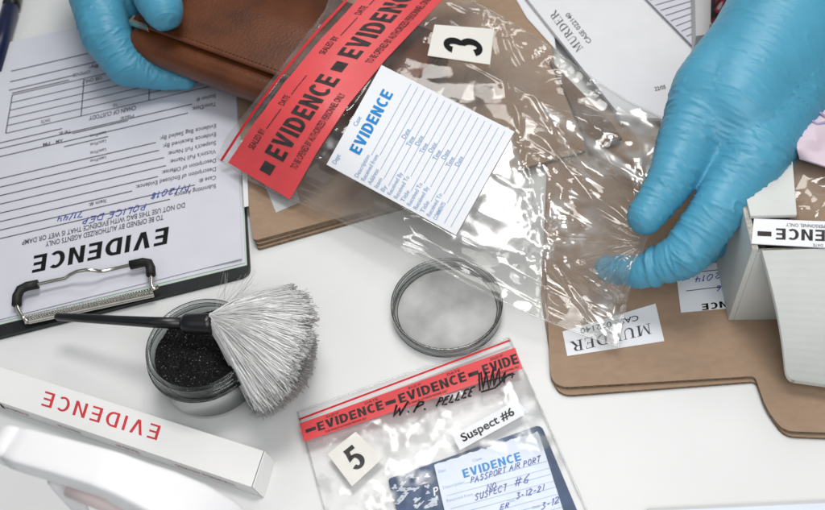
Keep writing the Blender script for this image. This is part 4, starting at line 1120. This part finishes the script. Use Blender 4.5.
# heat-sealed side seam: a slightly thicker bead along the lower edge and the top edge
b = MB()
for cv in (BOT, TOP, END):
    c2_ = interp(cv, np.linspace(0, 1, 90)); b.tube(list(Uv(c2_[0], c2_[1], front(*c2_))), [.0008 + .0004 * float(noise3(q_ * .9, 2.5, 1)) for q_ in range(90)], 'film', 8, False)
b.build('side_seam', bag3)
def S3(px, py, l): return U(px, py, zs(px, py) + .0009 + l)
# red zip line and tape
b = Sheet(S3); b.stroke([(223 + q[0] * 0, 0) for q in []] or [tuple(interp([(221, 161), (247, 121), (277, 80), (312, 37), (354, -8), (390, -46)], t)) for t in np.linspace(0, 1, 40)], 2.6, 'zip_red', -.0002); b.build('zip_seal', bag3)
s = Sheet(S3)
def tpp(x, k): o = interp(TO, x); i = interp(TI, x); return i + (o - i) * k      # k: 0 inner (lower) edge, 1 outer
s.grid(lambda u, v: S3(*(tpp(u, v) + (np.array([.9, -.5]) * .9 * noise3(u * 60, 0, 3.0) if v == 1 else 0)), 0), 70, 14, 'tape_red', .0002)
cen = [tpp(t, .5) for t in np.linspace(0, 1, 200)]; AL = np.concatenate([[0], np.cumsum([np.linalg.norm(cen[i + 1] - cen[i]) for i in range(199)])])
def at_len(L_): return float(np.interp(L_, AL, np.linspace(0, 1, 200)))
def tfr(l0, l1, k0, k1): return lambda x, y: tuple(tpp(at_len(l0 + (l1 - l0) * x), k0 + (k1 - k0) * y))
s.lift = .0003
per = 124.5
for k in range(3):
    o = 9 + per * k
    s.polys([[tfr(o + 1, o + 12, .41, .58)(x, y) for x, y in ((0, 0), (1, 0), (1, 1), (0, 1))]], 'ink_faded')
    nb = 'EVIDENCE'
    if o + 18 < AL[-1] - 60:
        s.block(nb, None, None, None, 'ink_faded', .22, .12, fn=tfr(o + 19, o + 118, .35, .65))
    for t_, a0, a1 in (('SEALED BY', 16, 40), ('DATE', 72, 84)):
        if o + a1 > AL[-1]: continue
        V, F = font2d(t_, .006); fr = tfr(o + a0, o + a1, .80, .89); s.add([s.S(*fr(x, y), s.lift) for x, y in V], F, 'ink_faded')
        s.polys([[tfr(o + a1 + 2, o + a1 + 28, .80, .812)(x, y) for x, y in ((0, 0), (.33, 0), (.66, 0), (1, 0), (1, 1), (.66, 1), (.33, 1), (0, 1))]], 'ink_faded')
    if o + 100 < AL[-1]:
        V, F = font2d('TO BE OPENED BY AUTHORIZED PERSONNEL ONLY', .006); fr = tfr(o + 18, o + 104, .13, .23); s.add([s.S(*fr(x, y), s.lift) for x, y in V], F, 'ink_faded')
s.build('security_tape', bag3)
# printed white label
s = Sheet(S3); s.quad(LAB, 24, 24, 'label', .00025); s.lift = .00025
A_, B_, C_, D_ = [np.array(p, float) for p in LAB]
def lq(u, v): return tuple(A_ * (1 - u) * (1 - v) + B_ * u * (1 - v) + C_ * u * v + D_ * (1 - u) * v)
def lfr(u0, u1, v0, v1): return lambda x, y: lq(u0 + (u1 - u0) * x, v0 + (v1 - v0) * y)
s.block('EVIDENCE', None, None, None, 'ink_blue', .22, .13, fn=lfr(.21, .82, .165, .085))
def ltext(t_, u0, u1, v, h=.032, m='ink_paleblue', off=.006):
    V, F = font2d(t_, off); fr = lfr(u0, u1, v, v - h); s.add([s.S(*fr(x, y), s.lift) for x, y in V], F, m)
ltext('Dept', .04, .13, .055); ltext('Case', .42, .51, .055)
nm = ['Description', 'Received from', 'Address', 'Item', 'By', 'Received By', 'Received To', 'Title', 'Received To', 'Received By', 'Title', 'Received To', 'COMMENTS']
for k in range(15):
    v = .235 + .0505 * k
    if k < 13:
        L_ = .018 * len(nm[k]) + .02; ltext(nm[k], .03, .03 + L_, v - .005, .030)
        if k in (3, 5, 7, 9, 11): ltext('Date', .52, .61, v - .005, .030)
        if k in (4, 6, 8, 10): ltext('Time', .48, .57, v - .005, .030)
    else: L_ = 0
    s.stroke([lq(.03 + L_ + .01 + (.93 - L_) * t, v) for t in (0, .25, .5, .75, 1)], .55, 'ink_paleblue')
s.build('printed_label', bag3)
s = Sheet(lambda px, py, l: U(px, py, zs(px, py) + .0012 + l)); s.quad(CARD3, 6, 6, 'paper_cream', .0003); s.lift = .0003
cc = np.array([463.5, 46.0]); e1 = np.array([-1.0, -7.0]) / 7.07
s.block('3', tuple(cc + np.array([19.0, 2.1]) - np.array([-1.2, -8.4])), tuple(cc + np.array([19.0, 2.1]) + np.array([-1.2, -8.4])), np.array([-39, -4.4]), 'ink', .22)
tag(s.build('number_card'), 'cream card with number 3 stuck on the large bag, near the top edge', 'card', 'number cards')

# ------------------------------------------------------------------ wallet
W0 = U(124.5, 50.5, .0410); W1 = U(386, 148, .0235)
wx = W1 - W0; WL = np.linalg.norm(wx); wx /= WL
wy = np.cross([0, 0, 1.0], wx); wy /= np.linalg.norm(wy); wz = np.cross(wx, wy)
def wp(x, y, z): return W0 + wx * x + wy * y + wz * z
WD, WT = .098, .0240
wal = thing('wallet', wp(WL / 2, WD / 2, -WT / 2), 'brown leather wallet held over the form and slipped into the large bag', 'wallet')
def rslab(mb, x0, x1, y0, y1, z0, z1, m, rf, nx=20, na=10):
    """leather leaf with a rounded front edge (radius rf) swept along x, ends pinched softly"""
    prof = []
    for k in range(na + 1): q = -math.pi / 2 - math.pi * k / na; prof.append((y0 + rf + rf * math.cos(q) if 0 else y0 + rf - rf * math.sin(math.pi * k / na), (z0 + z1) / 2 - (z1 - z0) / 2 * math.cos(math.pi * k / na)))
    prof += [(y0 + (y1 - y0) * .5, z1), (y1, z1), (y1, z0), (y0 + (y1 - y0) * .5, z0)]
    n = len(prof); vs = []; xs = [0, .004, .015, .04] + list(np.linspace(.1, .9, nx)) + [.96, .985, .996, 1]
    for t in xs:
        e = min(t, 1 - t) / .04; k = 1 if e >= 1 else math.sqrt(max(0, 1 - (1 - e) ** 2)) * .35 + .65
        for (y, z) in prof:
            zc = (z0 + z1) / 2; vs.append(wp(x0 + (x1 - x0) * t, y + (1 - k) * rf * .5 * (1 if y < y0 + rf else 0), zc + (z - zc) * k))
    N = len(xs)
    fs = [(i * n + k, (i + 1) * n + k, (i + 1) * n + (k + 1) % n, i * n + (k + 1) % n) for i in range(N - 1) for k in range(n)]
    fs += [tuple(range(n)), tuple(reversed([(N - 1) * n + k for k in range(n)]))]
    mb.add(vs, fs, m)
b = MB(); rslab(b, 0, WL, 0, WD, -WT / 2, WT / 2, 'leather', .0105); clean(b.build('body', wal))
b = MB(); rslab(b, .001, WL - .001, .0125, WD, WT / 2 + .0028, WT / 2 + .0058, 'leather', .0018); fl = clean(b.build('flap', wal))
b = MB(); rslab(b, .002, WL - .002, .0155, WD - .002, WT / 2 - .0005, WT / 2 + .0029, 'leather_dark', .001); clean(b.build('lining', wal))
b = MB()
x = .006
while x < WL - .006:
    b.tube([wp(x, .0158, WT / 2 + .0057), wp(x + .0010, .0158, WT / 2 + .0063), wp(x + .0020, .0158, WT / 2 + .0057)], .0003, 'leather_stitch', 5); x += .0030
b.build('stitching', fl)
b = MB(); b.slab([wp(.0002, .0118, WT / 2 + .0062), wp(.0165, .0118, WT / 2 + .0062), wp(.0150, .0138, WT / 2 + .0062), wp(.0022, .0145, WT / 2 + .0062), wp(.0016, .0185, WT / 2 + .0062), wp(.0002, .0185, WT / 2 + .0062)], None, .0038, 'metal_gold')
bevel(b.build('metal_corner', wal, smooth=False), .0004, 2)

# ------------------------------------------------------------------ gloved hands
def hand(name, chains, label, voxel=.0009, seed=0, rings=(), relax=0):
    bm = bmesh.new(); segs = []
    for ch in chains:
        am = ch[0]; pts = ch[1]
        P = [U(x, y, z / 1000) for x, y, z, r in pts]; Rr = [r * mmpx(p) for (x, y, z, r), p in zip(pts, P)]
        for i in range(len(P) - 1):
            L_ = np.linalg.norm(P[i + 1] - P[i]); n = max(2, int(L_ / (min(Rr[i], Rr[i + 1]) * .22)))
            segs.append((P[i], P[i + 1], Rr[i], Rr[i + 1], am[i], am[i + 1]))
            for k in range(n + 1):
                t = k / n
                if k == n and i < len(P) - 2: continue
                bmesh.ops.create_icosphere(bm, subdivisions=3, radius=Rr[i] * (1 - t) + Rr[i + 1] * t, matrix=Matrix.Translation(Vector(P[i] * (1 - t) + P[i + 1] * t)))
    me = bpy.data.meshes.new(name); bm.to_mesh(me); bm.free()
    o = bpy.data.objects.new(name, me); COL.objects.link(o)
    rm = o.modifiers.new('r', 'REMESH'); rm.mode = 'VOXEL'; rm.voxel_size = voxel; rm.use_smooth_shade = True
    sm = o.modifiers.new('s', 'SMOOTH'); sm.factor = .5; sm.iterations = 14
    dg = bpy.context.evaluated_depsgraph_get(); dg.update()
    me2 = bpy.data.meshes.new_from_object(o.evaluated_get(dg))
    bpy.data.objects.remove(o); bpy.data.meshes.remove(me)
    if relax:
        o = bpy.data.objects.new(name, me2); COL.objects.link(o)
        vg = o.vertex_groups.new(name='relax')
        for v in me2.vertices:
            px_, py_ = proj(np.array(v.co)); w_ = min(1.0, max(0.0, (relax - py_ - .35 * (px_ - 740)) / 45))
            if w_ > 0: vg.add([v.index], w_, 'REPLACE')
        sm = o.modifiers.new('s', 'SMOOTH'); sm.factor = .5; sm.iterations = 220; sm.vertex_group = 'relax'
        dg = bpy.context.evaluated_depsgraph_get(); dg.update()
        me3 = bpy.data.meshes.new_from_object(o.evaluated_get(dg))
        bpy.data.objects.remove(o); bpy.data.meshes.remove(me2); me2 = me3
    n = len(me2.vertices); V = np.empty(n * 3); me2.vertices.foreach_get('co', V); V = V.reshape(-1, 3)
    Nn = np.empty(n * 3); me2.vertices.foreach_get('normal', Nn); Nn = Nn.reshape(-1, 3)
    best = np.full(n, 1e9); ax = np.zeros((n, 3)); amp = np.zeros(n)
    for a_, b_, ra, rb, aa, ab in segs:
        d = b_ - a_; L2 = d @ d; t = np.clip(((V - a_) @ d) / L2, 0, 1); dist = np.linalg.norm(V - a_ - t[:, None] * d, axis=1) - (ra + (rb - ra) * t)
        k = dist < best; best[k] = dist[k]; ax[k] = d / math.sqrt(L2); amp[k] = (aa + (ab - aa) * t)[k]
    al = (V * ax).sum(1); q = V * 38 + ax * (al * 235)[:, None]
    w1 = noise3(V[:, 0] * 90 + seed, V[:, 1] * 90, V[:, 2] * 90)
    h = ridge(noise3(q[:, 0] + w1 * .5, q[:, 1], q[:, 2] + seed) * 1.5) * .8 + ridge(noise3(q[:, 0] * 1.8 + 7, q[:, 1] * 1.8 + w1 * .6, q[:, 2] * 1.8) * 1.3) * .45 - .3
    lo_ = noise3(V[:, 0] * 60, V[:, 1] * 60, V[:, 2] * 60 + seed)
    dsp = .0015 * amp * h * (.65 + .5 * w1) + .0004 * lo_ * np.minimum(1, amp + .2)
    for (px, py, z, axd, hgt, wd, rad) in rings:      # rolled rings and deep creases: along axis point + direction (photo px), height mm
        c_ = U(px, py, z / 1000); e_ = U(px + axd[0], py + axd[1], (z + axd[2]) / 1000) - c_; e_ /= np.linalg.norm(e_)
        s_ = (V - c_) @ e_; rr_ = np.linalg.norm(V - c_ - s_[:, None] * e_, axis=1)
        s_ = s_ + .0012 * noise3(V[:, 0] * 130, V[:, 1] * 130, V[:, 2] * 130)
        dsp += hgt / 1000 * np.exp(-(s_ / (wd / 1000)) ** 2) * (rr_ < rad / 1000) 
    V2 = V + Nn * dsp[:, None]
    o_ = np.array([V2[:, 0].mean(), V2[:, 1].mean(), V2[:, 2].min()])
    me2.vertices.foreach_set('co', (V2 - o_).ravel()); me2.update()
    me2.materials.clear(); me2.materials.append(M['glove'])
    me2.polygons.foreach_set('material_index', [0] * len(me2.polygons)); me2.polygons.foreach_set('use_smooth', [True] * len(me2.polygons))
    ob = bpy.data.objects.new(name, me2); COL.objects.link(ob); ob.location = o_; ROOT[ob.name] = o_
    return tag(ob, label, 'gloved hand', 'hands in blue gloves')

RH = [
 ((.3, .35, .5), [(845, -45, 90, 80), (785, 38, 86, 70), (738, 108, 80, 52)]),                 # back of the hand
 ((.2, .2, .3), [(815, -50, 88, 52), (757, 48, 85, 48), (716, 104, 80, 44)]),                 # thumb side of the back
 ((.3, .3, .4), [(808, -5, 90, 62), (756, 92, 81, 49), (738, 138, 70, 32)]),
 ((.3, .3, .4), [(820, 0, 90, 60), (758, 80, 82, 56), (726, 128, 74, 42)]),
 ((.7, .9, 1.0), [(805, 38, 82, 60), (776, 108, 76, 46), (750, 164, 72, 34)]),                 # index metacarpal
 ((.9, 1.0, 1.0, .9, .6), [(750, 162, 72, 34), (718, 210, 64, 27), (684, 256, 48, 24), (640, 272, 35, 17), (607, 268.5, 26, 13.5)]),  # index finger
 ((.2, .4, .9, 1.0, .9), [(774, 22, 85, 48), (716, 92, 80, 45), (690, 140, 74, 33), (668, 186, 68, 23), (645, 217, 62, 18.5)]),     # thumb
 ((.5, .7, .8, .6), [(775, 160, 56, 32), (738, 205, 40, 25), (704, 244, 25, 21), (676, 255, 19, 16)]),   # middle finger, folded below
 ((.5, .7, .8, .6), [(790, 140, 54, 30), (752, 186, 36, 23), (722, 220, 24, 19), (696, 236, 20, 15)]),   # ring finger
 ((.5, .7, .8, .6), [(800, 115, 56, 28), (770, 160, 38, 20), (742, 190, 27, 16), (722, 205, 23, 13)]),   # little finger
]
rh = hand('gloved_hand', RH, 'blue gloved hand at right pinching the far end of the large bag', seed=3, relax=165,
          rings=[(654, 270, 39, (-10, 2, -3), 1.2, 1.2, 20), (660, 268, 41, (-10, 2, -3), -.8, 1.2, 20), (806, 16, 88, (22, -46, 4), 1.3, 1.4, 90), (802, 24, 88, (22, -46, 4), -.6, 1.6, 90)])
LH = [
 ((.3, .5, .9, .9, .8, .5), [(88, -60, 62, 34), (98, -5, 56, 29), (107, 36, 47, 25), (127, 65, 32, 22), (158, 75, 22, 15), (186, 81, 19, 9.5)]),  # finger below the wallet
 ((.3, .5, .7), [(130, -70, 64, 44), (122, -25, 52, 34), (122, 12, 44, 24)]),
 ((.3, .6, .8, .6), [(152, -60, 82, 34), (153, -25, 80, 27), (158, -2, 76, 23.5), (163, 10, 73, 20.5)]),           # thumb on the wallet
 ((.4, .5, .5, .4), [(120, -40, 40, 26), (140, 25, 22, 20), (180, 50, 17, 15), (214, 62, 15, 11)]),
 ((.4, .5, .5, .4), [(140, -55, 40, 26), (165, 5, 21, 19), (205, 32, 16, 14), (238, 44, 14, 10.5)]),
 ((.4, .5, .5, .4), [(160, -65, 42, 24), (190, -10, 22, 16), (222, 12, 17, 12), (250, 24, 15, 9.5)]),
]
lh = hand('gloved_hand', LH, 'blue gloved hand at upper left gripping the brown wallet with thumb on top', seed=9)
# sleeve of the right hand
b = MB(); n = 24
cen_ = [(752, 22, 66, 40), (758, -10, 74, 46), (775, -60, 80, 60)]
b.tube([U(x, y, z / 1000) for x, y, z, r in cen_], [r * mmpx(U(x, y, z / 1000)) for x, y, z, r in cen_], 'plaid', 40)
b.build('shirt_cuff', rh)
# rolled cuff of the glove
b = MB(); pts = [(770, 14), (783, 13), (798, 18), (812, 27), (830, 40)]

# ------------------------------------------------------------------ light
def area(name, loc, target, size, power, col=(1, 1, 1), sy=None):
    l = bpy.data.lights.new(name, 'AREA'); l.energy = power; l.color = col; l.size = size
    if sy: l.shape = 'RECTANGLE'; l.size_y = sy
    o = bpy.data.objects.new(name, l); COL.objects.link(o); o.location = loc
    o.rotation_euler = (Vector(target) - Vector(loc)).to_track_quat('-Z', 'Y').to_euler()
    return o
area('softbox', (.14, -.42, .58), (.04, -.10, 0), .42, 2.0, (1, .99, .975))
def mirror(px, py, e=8.0):
    """point of the big bag and the direction in which its film there mirrors the camera"""
    q = U(px, py, zs(px, py)); g = [zs(px + a_, py + b_) for a_, b_ in ((-e, 0), (e, 0), (0, -e), (0, e))]
    n_ = np.cross(U(px + e, py, g[1]) - U(px - e, py, g[0]), U(px, py - e, g[2]) - U(px, py + e, g[3])); n_ /= np.linalg.norm(n_)
    v_ = (q - CAM) / np.linalg.norm(q - CAM); return q, v_ - 2 * (v_ @ n_) * n_
_q, _m = mirror(512, 208)
area('window', tuple(_q + _m * 1.15), tuple(_q), .44, 5.6, (1, .985, .96), .36)
_q, _m = mirror(600, 152)
area('added_glint_lamp', tuple(_q + _m * 1.1), tuple(_q), .34, 2.2, (1, .97, .93), .34)  # added lamp with no source in the room, aimed to make the crumpled film glint
area('fill_lamp', (-.75, -.45, .9), (0, 0, 0), .7, .8, (.95, .98, 1))
wd = bpy.data.worlds.new('World'); SC.world = wd; wd.use_nodes = True
bg = wd.node_tree.nodes['Background']; bg.inputs[0].default_value = (.86, .90, .94, 1); bg.inputs[1].default_value = .15

# ------------------------------------------------------------------ camera
cd = bpy.data.cameras.new('camera'); co = bpy.data.objects.new('camera', cd); COL.objects.link(co)
cd.sensor_fit = 'HORIZONTAL'; cd.sensor_width = 36; cd.lens = FOC / PW * 36
cd.clip_start = .01; cd.clip_end = 20
mw = Matrix(((RT[0], UP[0], -FW[0], CAM[0]), (RT[1], UP[1], -FW[1], CAM[1]), (RT[2], UP[2], -FW[2], CAM[2]), (0, 0, 0, 1)))
co.matrix_world = mw
cd.dof.use_dof = True; cd.dof.focus_distance = float((U(440, 330, .01) - CAM) @ FW); cd.dof.aperture_fstop = 11
SC.camera = co
SC.view_settings.view_transform = 'Standard'; SC.view_settings.look = 'None'; SC.view_settings.gamma = 1; SC.view_settings.exposure = .22
SC.render.engine = 'CYCLES'
SC.cycles.max_bounces = 14; SC.cycles.transparent_max_bounces = 24
SC.cycles.use_denoising = True
SC.cycles.caustics_reflective = False
SC.cycles.sample_clamp_indirect = 6
